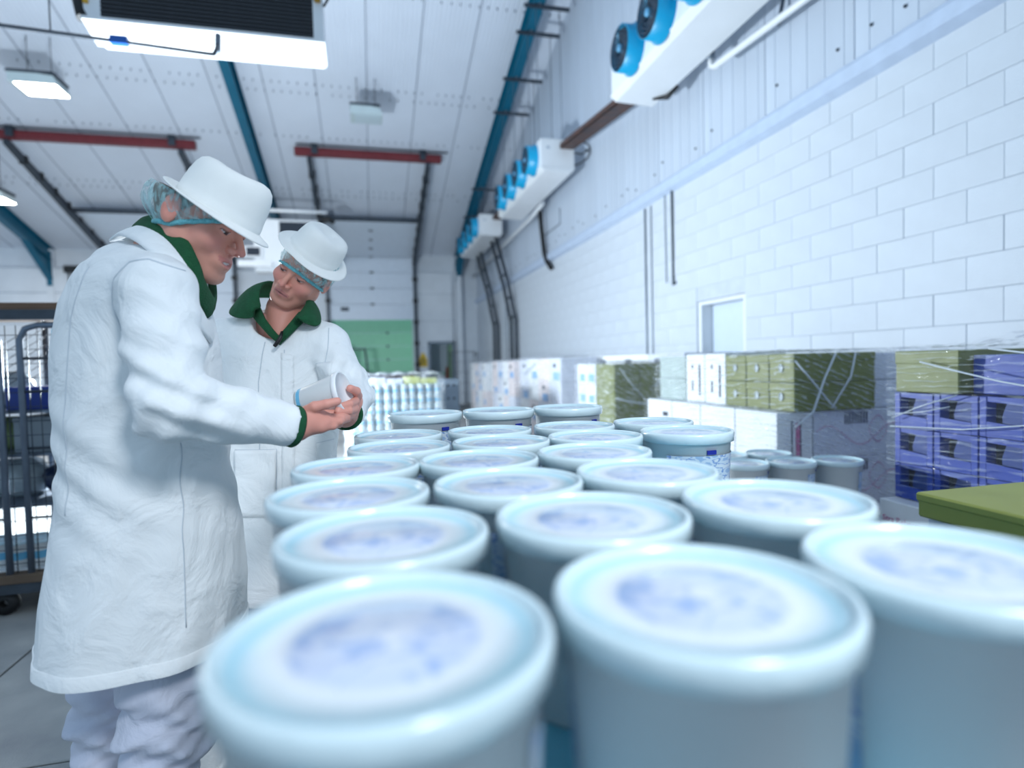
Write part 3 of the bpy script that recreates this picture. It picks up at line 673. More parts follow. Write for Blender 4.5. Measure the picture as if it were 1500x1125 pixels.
# --- third pallet: olive end face, white side
pallet(2.4, 5.5, 2.94, 6.6, 'wooden pallet under the third load')
for k in range(5):
    for j in range(2): carton(2.4 + j * .28, 5.5, .14 + k * .231, .278, .5, .23, M_olive, 'olive carton, %s from the floor, %s column of the third pallet' % (ORD[k], ['left', 'right'][j]), 'olive cartons on the third pallet', lid=.05, flap=False)
    for j in range(2):
        c = carton(2.4, 6.01 + j * .28, .14 + k * .231, .55, .278, .23, M_cw if (k + j) % 2 else M_cl, 'white carton with blue print, %s from the floor, %s of the third pallet side' % (ORD[k], ['near', 'far'][j]), 'white cartons with blue print', flap=False)
        MB().box((-.002, .04, .03), (.002, .2, .12)).build('blue_print', M_pblue, c)
f = film(2.385, 5.485, 2.965, 6.6, .2, 1.30, 'clear stretch film round the third load', M_film2, seed=11, amp=.012)
strand(f, [(2.4, 5.475, .95), (2.6, 5.47, .9), (2.75, 5.475, .88), (2.94, 5.47, .96)], .008); strand(f, [(2.45, 5.47, 1.25), (2.6, 5.468, 1.05), (2.75, 5.47, .9)], .006); strand(f, [(2.8, 5.47, 1.05), (2.95, 5.468, 1.16)], .006)
# --- long white row by the wall
n = 0
for k in range(3):
    for j in range(12):
        y0 = 5.15 + j * .75
        carton(2.98, y0, .14 + k * .417, .55, .745, .416, M_cw if j % 3 else M_cl, 'tall white carton by the wall, %s layer, %s from the near end' % (['bottom', 'middle', 'top'][k], ORD[j]), 'tall white cartons by the wall', code=[('X', .45, .30, .15)] if k == 2 else None, flap=False)
for j in range(5): pallet(2.95, 5.12 + j * 1.8, 3.55, 6.85 + j * 1.8, 'wooden pallet under the long white row, %s from the near end' % ORD[j])
for q, (y0, y1, nn, zt) in enumerate(((7.2, 9.3, 4, 1.38), (9.7, 11.5, 4, 1.36), (12.2, 14.0, 4, 1.34))):
    pallet(2.4, y0, 2.95, y1, 'wooden pallet under the %s white load of the aisle row' % ORD[q])
    d = (y1 - y0) / nn
    for k in range(4):
        h = (zt - .14) / 4
        for j in range(nn):
            c = carton(2.4, y0 + j * d, .14 + k * h, .5, d - .003, h, (M_cw, M_cl, mat('blush_carton', srgb(228, 216, 216), .55, var=.05))[(j + q + (k // 2)) % 3], 'white carton, %s load of the aisle row, %s layer, %s from the near end' % (ORD[q], rown[k], ORD[j]), 'white cartons of the aisle row', flap=False, code=[('X', .2, h * .6, .12)] if (j + k) % 3 == 0 else None)
            if (j + k) % 2: MB().box((-.002, .05, .02), (.002, d * .6, h * .4)).build('blue_print', M_pblue, c)
    f = film(2.385, y0 - .015, 2.95, y1, .2, zt + .012, 'clear stretch film round the %s white load of the aisle row' % ORD[q], M_film2 if q != 1 else M_film, seed=20 + q, amp=.014)
    if q == 0: strand(f, [(2.37, 8.9, 1.15), (2.365, 8.3, 1.32)], .012)

# ------------------------------------------------------------------ large tubs
M_tubw = mat('tub_white', srgb(240, 243, 243), .32, var=.04, vscale=5, sss=.0, trans=.0)
M_lid = None
def lid_mat():
    m = bpy.data.materials.new('tub_lid'); m.use_nodes = True; nt = m.node_tree; N = nt.nodes.new; L = nt.links.new; b = nt.nodes['Principled BSDF']
    tc = N('ShaderNodeTexCoord'); ln = N('ShaderNodeVectorMath'); ln.operation = 'LENGTH'; mp = N('ShaderNodeMapping'); mp.inputs['Scale'].default_value = (1, 1, 0); L(tc.outputs['Object'], mp.inputs[0]); L(mp.outputs[0], ln.inputs[0])
    rp = N('ShaderNodeValToRGB'); E_ = rp.color_ramp.elements
    mr = N('ShaderNodeMath'); mr.operation = 'DIVIDE'; mr.inputs[1].default_value = .111; L(ln.outputs['Value'], mr.inputs[0]); L(mr.outputs[0], rp.inputs[0])
    E_[0].position = 0; E_[0].color = srgb(238, 240, 245); E_[1].position = 1; E_[1].color = srgb(222, 240, 244)
    for p, c in ((.25, srgb(222, 228, 242)), (.52, srgb(208, 218, 240)), (.62, srgb(240, 244, 246)), (.74, srgb(226, 240, 244)), (.86, srgb(178, 226, 240)), (.93, srgb(216, 238, 244))):
        e = E_.new(p); e.color = c
    n = N('ShaderNodeTexNoise'); n.inputs['Scale'].default_value = 16; n.inputs['Distortion'].default_value = 2.2; L(tc.outputs['Object'], n.inputs['Vector'])
    sel = N('ShaderNodeValToRGB'); sel.color_ramp.elements[0].position = .5; sel.color_ramp.elements[1].position = .62; L(n.outputs['Fac'], sel.inputs[0])
    inner = N('ShaderNodeMath'); inner.operation = 'LESS_THAN'; inner.inputs[1].default_value = .56; L(mr.outputs[0], inner.inputs[0])
    mm = N('ShaderNodeMath'); mm.operation = 'MULTIPLY'; L(sel.outputs[0], mm.inputs[0]); L(inner.outputs[0], mm.inputs[1])
    mx = N('ShaderNodeMix'); mx.data_type = 'RGBA'; L(mm.outputs[0], mx.inputs[0]); L(rp.outputs[0], mx.inputs[6]); mx.inputs[7].default_value = srgb(166, 188, 228); L(mx.outputs[2], b.inputs['Base Color'])
    b.inputs['Roughness'].default_value = .22; b.inputs['Coat Weight'].default_value = .5; b.inputs['Coat Roughness'].default_value = .12
    nb = N('ShaderNodeTexNoise'); nb.inputs['Scale'].default_value = 22; L(tc.outputs['Object'], nb.inputs['Vector']); bp = N('ShaderNodeBump'); bp.inputs['Strength'].default_value = .25; bp.inputs['Distance'].default_value = .01; L(nb.outputs['Fac'], bp.inputs['Height']); L(bp.outputs[0], b.inputs['Normal'])
    MATS['tub_lid'] = m; return m
M_lid = lid_mat()
def translucent(m, col, w):
    nt = m.node_tree; out = nt.nodes['Material Output']; b = nt.nodes['Principled BSDF']; t = nt.nodes.new('ShaderNodeBsdfTranslucent'); t.inputs[0].default_value = col; mx = nt.nodes.new('ShaderNodeMixShader'); mx.inputs[0].default_value = w
    nt.links.new(b.outputs[0], mx.inputs[1]); nt.links.new(t.outputs[0], mx.inputs[2]); nt.links.new(mx.outputs[0], out.inputs[0])
translucent(M_lid, srgb(222, 238, 244), .06); translucent(M_tubw, srgb(226, 236, 240), .25)
def label_mat():
    m = bpy.data.materials.new('tub_label'); m.use_nodes = True; nt = m.node_tree; N = nt.nodes.new; L = nt.links.new; b = nt.nodes['Principled BSDF']
    tc = N('ShaderNodeTexCoord'); mp = N('ShaderNodeMapping'); mp.inputs['Scale'].default_value = (10, 10, 26); L(tc.outputs['Object'], mp.inputs[0])
    n = N('ShaderNodeTexNoise'); n.inputs['Scale'].default_value = 2; n.inputs['Detail'].default_value = 3; L(mp.outputs[0], n.inputs['Vector'])
    r = N('ShaderNodeValToRGB'); r.color_ramp.interpolation = 'CONSTANT'; r.color_ramp.elements[0].color = srgb(150, 178, 208); r.color_ramp.elements[1].position = .48; r.color_ramp.elements[1].color = srgb(196, 210, 222)
    e = r.color_ramp.elements.new(.56); e.color = srgb(118, 150, 198); e = r.color_ramp.elements.new(.6); e.color = srgb(206, 216, 224)
    L(n.outputs['Fac'], r.inputs[0]); L(r.outputs[0], b.inputs['Base Color']); b.inputs['Roughness'].default_value = .3; MATS['tub_label'] = m; return m
M_label = label_mat()
TH = .205
def make_tub():
    e = empty('plastic_tub', (0, 0, 0), 'x', 'tub', None)
    MB().lathe([(0, .004), (.086, .004), (.090, .0), (.093, .004), (.104, TH - .022), (.109, TH - .020), (.109, TH - .010), (.104, TH - .010)], 40).build('body', M_tubw, e)
    m = MB(); n = 30; vs = []
    for k in range(n + 1):
        a = -2.6 + 3.7 * k / n
        for z in (.03, .155): r = .0935 + .0112 * z / (TH - .022) + .0009; vs.append((r * math.cos(a), r * math.sin(a), z))
    m.add(vs, [(2 * k, 2 * k + 2, 2 * k + 3, 2 * k + 1) for k in range(n)], 0, True); m.build('label', M_label, e)
    MB().box((-.014, -.1065, .158), (.010, -.1030, .168)).build('date_stamp', mat('stamp_blue', srgb(20, 40, 150), .5, var=.1), e)
    MB().lathe([(.1065, TH - .024), (.1115, TH - .022), (.1125, TH - .004), (.1105, TH + .001), (.1065, TH + .0015), (.1045, TH - .002), (.1035, TH - .0055), (.062, TH - .0060), (.060, TH - .0052), (0, TH - .0050)], 48).build('lid', M_lid, e)
    return e
tub0 = make_tub(); used = [False]
def tub(x, y, z, rz, lab, group):
    t = tub0 if not used[0] else copy_tree(tub0); used[0] = True
    t.location = (x, y, z); t.rotation_euler = (0, 0, rz); t['label'] = lab; t['group'] = group; return t
TZ = 1.153
rows = [(.400, [.006, .241, .476]), (.636, [.010, .247, .491]), (.860, [-.032, .199, .428, .66]), (1.085, [-.027, .196, .428]), (1.312, [.06, .29, .52, .762]), (1.54, [.07, .31, .55, .79])]
rowname = ['nearest row', 'second row', 'third row', 'fourth row', 'fifth row', 'sixth row']
colname = {3: ['left', 'middle', 'right'], 4: ['leftmost', 'second from left', 'third from left', 'rightmost']}
rnd = random.Random(4)
for ri, (y, xs_) in enumerate(rows):
    for ci, x in enumerate(xs_):
        if ri == 2 and ci == 3: continue
        tub(x, y + rnd.uniform(-.004, .004), TZ - TH, (.3 if ri > 1 else 2.2) + rnd.uniform(-.3, .3), 'large tub with pale blue lid, %s of the big stack, %s' % (rowname[ri], colname[len(xs_)][ci]), 'large tubs on the top layer')
for ci, x in enumerate((.163, .392, .62)):
    tub(x, 1.80, 1.185 - TH, rnd.uniform(0, 1), 'large lidded tub raised at the back of the big stack, %s' % colname[3][ci], 'large tubs on the top layer')
MB().box((.03, 1.66, TZ - TH - .006 - .02), (.76, 1.93, 1.185 - TH - .002)).build('layer_board', mat('board', srgb(150, 160, 160), .7, var=.1), label='grey board under the raised back tubs', cat='board')
for ly in range(1, 5):
    z = TZ - TH - ly * (TH + .004)
    for ri, (y, xs_) in enumerate(rows + [(1.80, [.163, .392, .62])]):
        for ci, x in enumerate(xs_):
            if ly > 1 and not (ci in (0, len(xs_) - 1) or ri in (0, 6)): continue
            zz = z if ri < 6 else z + .0
            tub(x, y, zz, rnd.uniform(0, 1), 'lidded tub in the %s layer of the big stack, %s, %s' % (ORD[ly], (rowname + ['back row'])[ri], colname[len(xs_)][ci]), 'large tubs in the lower layers')
    if ly < 5: MB().box((-.14, .29, z + TH + .0018), (.88, 1.65, z + TH + .0036)).build('layer_sheet', mat('teal_sheet', srgb(110, 190, 210), .5, var=.1), label='teal layer sheet between tub layers, %s from the top' % ORD[ly - 1], cat='sheet', group='layer sheets in the tub stack')
pallet(-.16, .28, .9, 1.95, 'wooden pallet under the big tub stack')
# lower group of tubs at the right
for q, (x, y) in enumerate(((1.705, 2.42), (1.93, 2.38), (2.155, 2.34), (1.76, 2.66), (1.99, 2.62))):
    for ly in range(3):
        tub(x, y, .835 - TH - ly * (TH + .003) + (0 if q < 3 else .0), .9 + q * .2, ('large lidded tub by the white cartons, %s' % ['front left', 'front middle', 'front right', 'back left', 'back right'][q]) if ly == 0 else 'lidded tub in the %s layer under the %s tub by the white cartons' % (ORD[ly], ['front left', 'front middle', 'front right', 'back left', 'back right'][q]), 'large tubs by the white cartons')
pallet(1.58, 2.2, 2.28, 2.8, 'wooden pallet under the tub group by the white cartons')
MB().box((1.58, 2.2, .1401), (2.28, 2.8, .2115)).build('layer_board', mat('board', None), label='grey board under the tub group by the white cartons', cat='board')

# near right: olive lids on white cartons
for k in range(3): carton(1.13, .1, .14 + k * .2825, .6, .89, .282, M_cl, 'white carton under the near olive boxes, %s from the floor' % ORD[k], 'white cartons under the near olive boxes', flap=False)
carton(1.105, .52, .988, .36, .47, .052, M_olive2, 'flat olive box at the right edge, nearer the tubs', 'flat olive boxes at the right edge', lid=.02, flap=False, name='flat_box')
carton(1.47, .52, .988, .36, .47, .06, M_olive2, 'flat olive box at the right edge, nearer the wall', 'flat olive boxes at the right edge', lid=.02, flap=False, name='flat_box')
carton(1.105, .05, .988, .36, .465, .052, M_olive2, 'flat olive box cut off at the right edge', 'flat olive boxes at the right edge', lid=.02, flap=False, name='flat_box')
pallet(1.1, .06, 1.8, 1.02, 'wooden pallet under the near white cartons')

# ------------------------------------------------------------------ pallet of small tubs behind the men
M_band = mat('small_band', srgb(110, 186, 222), .35, var=.08)
def small_mesh():
    m = MB(); m.lathe([(0, 0), (.036, 0), (.0385, .035), (.0415, .070), (.0445, .104), (.047, .106), (.0475, .118), (.045, .120), (.043, .117), (0, .117)], 14, mis=[0, 0, 1, 0, 2, 2, 2, 2, 2])
    return m.mesh('small_tub', [M_tubw, M_band, mat('small_lid', srgb(206, 232, 242), .25, var=.05)])
SM = small_mesh()
for ly in range(8):
    for c in range(11):
        put('small_tub', SM, None, (-.19 + c * .098, 7.05, .14 + ly * .121 + 0), label='small white tub with blue band, %s layer, %s from the left' % (['bottom', 'second', 'third', 'fourth', 'fifth', 'sixth', 'seventh', 'top'][ly], ORD[c]), cat='tub', group='small tubs on the wrapped pallet')
pallet(-.26, 6.98, .88, 7.9, 'wooden pallet under the small tubs')
carton(-.24, 7.11, .14, 1.1, .76, .965, M_cw, 'white carton block filling the middle of the small tub pallet', None, flap=False)
for q in range(5):
    carton(-.2 + q * .2, 7.02, 1.109, .19, .3, .07 + .02 * (q % 2), M_cl if q < 3 else mat('lime_pack', srgb(200, 206, 130), .4, var=.15), 'soft pack on top of the small tubs, %s from the left' % ORD[q], 'packs on top of the small tubs', flap=False, name='pack')
film(-.262, 6.985, .87, 7.9, .14, 1.21, 'clear stretch film round the small tubs', M_film2, seed=31, amp=.02)

# ------------------------------------------------------------------ mesh roll cage at the far left
M_zinc = mat('zinc_tube', srgb(120, 132, 148), .4, metal=.6, var=.2, vscale=10)
CX0, CX1, CY0, CY1 = -2.9, -1.25, 3.72, 4.6
e = empty('roll_cage', (0, 0, 0), 'mesh roll cage with wooden top standing behind the left man', 'cage')
MB().box((CX0, CY0 - .03, 1.685), (CX1, CY1, 1.72), bevel=.004).build('top_board', mat('plywood', srgb(120, 92, 72), .7, var=.3, vscale=6), e)
MB().box((CX0, CY0 - .02, 1.63), (CX1, CY0 + .02, 1.683)).build('top_rail', M_dgrey, e)
MB().box((CX0, CY0 - .03, .20), (CX1, CY1, .25), bevel=.004).build('base_board', mat('base_ply', srgb(104, 86, 70), .7, var=.3, vscale=6), e)
MB().box((CX0, CY0 - .01, .14), (CX1, CY1, .20)).build('base_frame', M_dgrey, e)
for (a, b) in ((-2.62, -1.93), (-1.83, -1.3)):
    MB().tube([(a, CY0, .22), (a, CY0, 1.52), (a + .03, CY0, 1.58), (a + .09, CY0, 1.6), (b - .09, CY0, 1.6), (b - .03, CY0, 1.58), (b, CY0, 1.52), (b, CY0, .22)], .017, 10).build('gate_tube', M_zinc, e)
    for z in (.55, .93, 1.24, 1.42): MB().tube([(a, CY0, z), (b, CY0, z)], .008, 6).build('cross_bar', M_dgrey, e)
wv = MB().tube([(0, 0, .25), (0, 0, 1.6)], .0028, 4).mesh('wire', M_dgrey)
for k in range(27): put('wire', wv, e, (-2.6 + k * .05, CY0 + .012, 0))
wh = MB().tube([(-2.62, 0, 0), (-1.3, 0, 0)], .0028, 4).mesh('wire', M_dgrey)
for k in range(17): put('wire', wh, e, (0, CY0 + .012, .30 + k * .078))
wd = MB().tube([(0, 0, 0), (.62, 0, .42)], .0028, 4).mesh('wire', M_dgrey)
for k in range(7): put('wire', wd, e, (-2.5, CY0 + .4, .95 + k * .05))
for y in (CY1 - .03,):
    for x in (CX0 + .03, -2.1, CX1 - .03): MB().tube([(x, y, .22), (x, y, 1.69)], .017, 10).build('back_post', M_zinc, e)
for x in (CX0 + .1, -2.0, CX1 - .1):
    for y in (CY0 + .08, CY1 - .08): MB().lathe([(.02, -.02), (.065, -.02), (.068, 0), (.065, .02), (.02, .02)], 16, M=Matrix.Translation((x, y, .07)) @ Matrix.Rotation(math.pi / 2, 4, 'X')).build('castor', M_rubber, e)
for z in (.60, .88, 1.12): MB().box((CX0 + .04, CY0 + .05, z), (CX1 - .04, CY1 - .05, z + .015)).build('shelf', M_zinc, e)
sheet = MB().box((-2.7, 3.76, .252), (-1.35, 4.4, .258)).build('light_patch_sheet', M_cw, label='white sheet standing in for a light patch on the floor of the roll cage', cat='light_patch')  # white sheet stands in for a bright patch of reflected light
k = 0
for (x, y) in [(-2.13 + i * .098, 3.84 + .02 * math.sin(i * 2)) for i in range(6)] + [(-2.09 + i * .098, 3.94) for i in range(6)]:
    o = put('small_tub', SM, None, (x, y, .258), label='small tub with blue lid on the cage floor, %s row, %s from the left' % (['front', 'back'][k // 6], ORD[k % 6]), cat='tub', group='small tubs in the roll cage'); o.scale = (1, 1, 1.25); k += 1
M_bag = mat('poly_bag', srgb(190, 206, 214), .25, var=.25, vscale=12, bump=.8, bscale=30)
def bag(x, y, z, sx, sy, sz, m, lab):
    mb = MB(); prof = []
    n, r_ = 18, 10; vs = []; rr = random.Random(int(x * 1000))
    for j in range(r_ + 1):
        t = j / r_; w = math.sin(math.pi * (.12 + .80 * t)) ** .5
        for i in range(n):
            a = 2 * math.pi * i / n; q = w * (1 + .10 * math.sin(5 * a + 4 * t) + .06 * rr.uniform(-1, 1)); vs.append((sx * q * math.cos(a), sy * q * math.sin(a), sz * t))
    mb.add(vs, [(j * n + i, j * n + (i + 1) % n, (j + 1) * n + (i + 1) % n, (j + 1) * n + i) for j in range(r_) for i in range(n)] + [tuple(reversed(range(n))), tuple(r_ * n + i for i in range(n))], 0, True)
    mb.build('packed_bag', m, label=lab, cat='bag', loc=(x, y, z), group='bags in the roll cage')
bag(-2.05, 4.1, .615, .16, .14, .22, M_bag, 'clear bag of goods on the lowest cage shelf, left'); bag(-1.72, 4.05, .615, .17, .14, .2, mat('navy_bag', srgb(30, 50, 90), .35, var=.3, vscale=12), 'navy wrapped goods on the lowest cage shelf')
bag(-2.1, 4.1, .895, .14, .12, .19, mat('green_bag', srgb(150, 170, 120), .3, var=.3, vscale=10), 'green tinted bag on the middle cage shelf')
carton(-1.95, 3.85, .895, .55, .35, .2, mat('grey_tote', srgb(150, 162, 172), .4, var=.1), 'grey tote on the middle cage shelf', None, lid=.03, flap=False, name='tote')
carton(-1.98, 3.85, 1.135, .42, .3, .13, mat('blue_tote', srgb(40, 66, 150), .4, var=.15), 'dark blue tote on the top cage shelf', None, lid=.03, flap=False, name='tote')
bag(-1.62, 4.2, 1.135, .15, .12, .18, mat('white_bag', srgb(222, 230, 232), .3, var=.2, vscale=14), 'white bag behind the dark blue tote'); bag(-2.15, 4.25, 1.135, .13, .12, .22, M_bag, 'clear bag beside the dark blue tote')
# cyan cabinet on the back wall seen through the cage, cable drop above it
e = empty('wall_cabinet', (-8.55, 19.8, 1.2), 'cyan wall cabinet seen through the roll cage', 'cabinet')
MB().box((-.3, -.15, 0), (.42, 0, 1.45), bevel=.02).build('body', mat('cyan_enamel', srgb(0, 160, 200), .4, var=.08), e)
MB().box((-.2, -.165, .9), (.3, -.15, 1.3)).build('label_plate', mat('plate', None), e); MB().box((.02, -.18, -.2), (.3, -.05, 0)).build('gland_box', M_dgrey, e)
e = empty('cable_riser', (-8.3, 19.8, 3.0), 'dark cable riser on the back wall above the cage', 'cable')
MB().box((-.2, -.1, 1.28), (.3, 0, 1.48)).build('box', M_rubber, e)
for k in range(4): MB().tube([(-.1 + k * .11, -.05, 1.3), (-.08 + k * .11, -.05, .7), (-.1 + k * .11, -.05, -1)], .022, 6).build('cable', M_dgrey, e)

# ------------------------------------------------------------------ people: implicit surfaces meshed with surface nets
def sn(f, lo, hi, h, coarse=4):
    lo = np.array(lo, float); hi = np.array(hi, float); n = np.ceil((hi - lo) / h / coarse).astype(int) * coarse + 1
    ax = [lo[i] + h * np.arange(n[i]) for i in range(3)]
    cax = [a[::coarse] for a in ax]
    P = np.stack(np.meshgrid(*cax, indexing='ij'), -1).reshape(-1, 3)
    cv = f(P).reshape([len(a) for a in cax])
    R = h * coarse * 1.9
    near = np.abs(cv) < R
    up = near.copy()
    for a in range(3):
        for s in (1, -1): up |= np.roll(near, s, a)
    idx = [np.minimum((np.arange(n[i]) + coarse // 2) // coarse, len(cax[i]) - 1) for i in range(3)]
    mask = up[np.ix_(*idx)]
    V = cv[np.ix_(*idx)].astype(np.float64)
    I = np.argwhere(mask)
    pts = lo + I * h
    vals = np.concatenate([f(pts[k:k + 400000]) for k in range(0, len(pts), 400000)]) if len(pts) else np.zeros(0)
    V[mask] = vals
    V[V == 0] = 1e-9
    s = V < 0
    c = [s[i:n[0] - 1 + i, j:n[1] - 1 + j, k:n[2] - 1 + k] for i in (0, 1) for j in (0, 1) for k in (0, 1)]
    cnt = sum(x.astype(int) for x in c); act = (cnt > 0) & (cnt < 8)
    A = np.argwhere(act); vid = -np.ones(act.shape, int); vid[tuple(A.T)] = np.arange(len(A))
    acc = np.zeros((len(A), 3)); num = np.zeros(len(A))
    corners = [(i, j, k) for i in (0, 1) for j in (0, 1) for k in (0, 1)]
    for a in range(8):
        for b in range(a + 1, 8):
            d = np.array(corners[b]) - np.array(corners[a])
            if np.abs(d).sum() != 1: continue
            va = V[tuple((A + corners[a]).T)]; vb = V[tuple((A + corners[b]).T)]
            m = (va < 0) != (vb < 0); t = np.where(m, va / np.where(m, va - vb, 1), 0)
            acc += np.where(m[:, None], np.array(corners[a]) + t[:, None] * d, 0); num += m
    verts = lo + (A + acc / num[:, None]) * h
    quads = []
    for a in range(3):
        b, c_ = (a + 1) % 3, (a + 2) % 3
        sl0 = [slice(None)] * 3; sl1 = [slice(None)] * 3; sl0[a] = slice(0, -1); sl1[a] = slice(1, None)
        E = np.argwhere(s[tuple(sl0)] != s[tuple(sl1)])
        E = E[(E[:, b] > 0) & (E[:, c_] > 0) & (E[:, b] < n[b] - 1) & (E[:, c_] < n[c_] - 1)]
        if not len(E): continue
        eb = np.zeros(3, int); eb[b] = 1; ec = np.zeros(3, int); ec[c_] = 1
        q = np.stack([vid[tuple((E - eb - ec).T)], vid[tuple((E - ec).T)], vid[tuple(E.T)], vid[tuple((E - eb).T)]], 1)
        ins = s[tuple(E.T)]
        q[~ins] = q[~ins][:, ::-1]; quads.append(q)
    Q = np.concatenate(quads); Q = Q[(Q >= 0).all(1)]
    return verts, Q
def smin(a, b, k):
    h = np.clip(.5 + .5 * (b - a) / k, 0, 1); return b + (a - b) * h - k * h * (1 - h)
def smax(a, b, k): return -smin(-a, -b, k)
def ell(p, c, r, R=None):
    q = p - np.array(c, float)
    if R is not None: q = q @ np.array(R, float)
    r = np.array(r, float); k = np.linalg.norm(q / r, axis=-1); g = np.linalg.norm(q / r ** 2, axis=-1)
    return np.where(g > 1e-9, k * (k - 1) / np.maximum(g, 1e-9), -r.min())
def cone(p, a, b, ra, rb):
    a = np.array(a, float); b = np.array(b, float); d = b - a; t = np.clip(((p - a) @ d) / (d @ d), 0, 1)
    return np.linalg.norm(p - a - t[:, None] * d, axis=1) - (ra + (rb - ra) * t)
def chain(p, pts, rs, k=.01):
    o = None
    for i in range(len(pts) - 1):
        d = cone(p, pts[i], pts[i + 1], rs[i], rs[i + 1]); o = d if o is None else smin(o, d, k)
    return o
def loft(p, L, f, r, fold=None, k=.02):
    """stack of ellipses: L rows (z, cx, cy, half along f, half along r)"""
    L = np.array(sorted(L)); z = p[:, 2]
    I = lambda c: np.interp(z, L[:, 0], L[:, c])
    dx, dy = p[:, 0] - I(1), p[:, 1] - I(2); lf = dx * f[0] + dy * f[1]; lr = dx * r[0] + dy * r[1]; af, ar = I(3), I(4)
    if fold is not None:
        g = fold(np.arctan2(lr / ar, lf / af), z); af = af * g; ar = ar * g
    d = (np.sqrt((lf / af) ** 2 + (lr / ar) ** 2) - 1) * np.minimum(af, ar)
    return smax(smax(d, z - L[-1, 0], k), L[0, 0] - z, .008)
def mesh_np(name, V, Q, mats, col=None, smooth=True):
    me = bpy.data.meshes.new(name); me.from_pydata(V.tolist(), [], Q.tolist())
    for m in (mats if isinstance(mats, list) else [mats]): me.materials.append(m)
    me.polygons.foreach_set('use_smooth', [smooth] * len(me.polygons))
    if col is not None:
        a = me.color_attributes.new('Col', 'FLOAT_COLOR', 'POINT'); a.data.foreach_set('color', np.concatenate([col, np.ones((len(col), 1))], 1).ravel())
    me.update(); return me
def relax(V, Q, it=1):
    for _ in range(it):
        acc = np.zeros_like(V); n = np.zeros(len(V))
        for i in range(4):
            j = (i + 1) % 4
            np.add.at(acc, Q[:, i], V[Q[:, j]]); np.add.at(n, Q[:, i], 1); np.add.at(acc, Q[:, j], V[Q[:, i]]); np.add.at(n, Q[:, j], 1)
        V = V * .5 + .5 * acc / np.maximum(n, 1)[:, None]
    return V
def col_mat(name, rough, sss=0., bump=0., bscale=200):
    m = mat(name, (1, 1, 1, 1), rough, sss=sss, bump=bump, bscale=bscale); nt = m.node_tree
    a = nt.nodes.new('ShaderNodeVertexColor'); a.layer_name = 'Col'; nt.links.new(a.outputs[0], nt.nodes['Principled BSDF'].inputs['Base Color']); return m
M_skin = col_mat('skin', .5, sss=.12, bump=.06, bscale=350)
lin = lambda r, g, b: np.array(srgb(r, g, b)[:3])

def head_sdf(smile, neckdir, plane=(0, .2, 0)):
    def f(p):
        q = p.copy(); q[:, 0] = np.abs(q[:, 0])
        d = ell(q, (0, -.014, .026), (.073, .093, .074))
        d = smin(d, ell(q, (0, .028, -.028), (.062, .060, .082)), .03)
        d = smin(d, cone(q, (.050, .004, -.052), (.024, .066, -.098), .020, .018), .028)
        d = smin(d, ell(q, (0, .073, -.102), (.024, .018, .017)), .018)
        d = smin(d, cone(q, (.008, .083, .022), (.040, .074, .022), .010, .009), .016)
        d = smin(d, ell(q, (.042, .058, -.030), (.024, .022, .021)), .02)
        d = smax(d, -ell(q, (.032, .100, .002), (.019, .018, .011)), .012)
        d = smin(d, cone(q, (0, .085, .012), (0, .1135, -.031), .0065, .0088), .011)
        d = smin(d, ell(q, (.0135, .098, -.035), (.0085, .011, .0085)), .007)
        e = ell(q, (.031, .0755, .001), (.0145, .0125, .0115)); d = smin(d, e, .003)
        d = smin(d, ell(q, (.031, .0762, .0065), (.0165, .0125, .0080)), .004)          # upper lid, lowered
        s = smile
        mz = -.066
        cz = mz + .009 * s
        d = smin(d, ell(q, (0, .082, mz), (.030, .016, .020)), .014)
        d = smin(d, cone(q, (0, .0940, mz + .0052), (.024 + .005 * s, .080, cz + .001), .0050, .0028), .004)
        d = smin(d, cone(q, (0, .0938, mz - .0070), (.022 + .005 * s, .080, cz - .001), .0060, .0028), .004)
        if s > .3: d = smax(d, -ell(q, (0, .100, mz + .001), (.023, .0105, .0040)), .003)
        else: d = smax(d, -ell(q, (0, .104, mz - .0008), (.020, .009, .0014)), .003)
        ear = ell(q, (.079, -.012, -.004), (.010, .019, .031)); ear = smax(ear, -ell(q, (.089, -.008, -.002), (.008, .011, .019)), .006)
        d = smin(d, ear, .008)
        nk = np.array(neckdir, float); d = smin(d, cone(q * np.array([1, 1, 1]), (0, -.022, -.045), (abs(nk[0]) * 0, nk[1], nk[2]), .056, .060), .025)
        d = smax(d, p[:, 2] - (plane[1] - (p[:, 1] - plane[0]) * math.tan(plane[2])), .012)      # hair pressed flat inside the hat
        return d
    return f
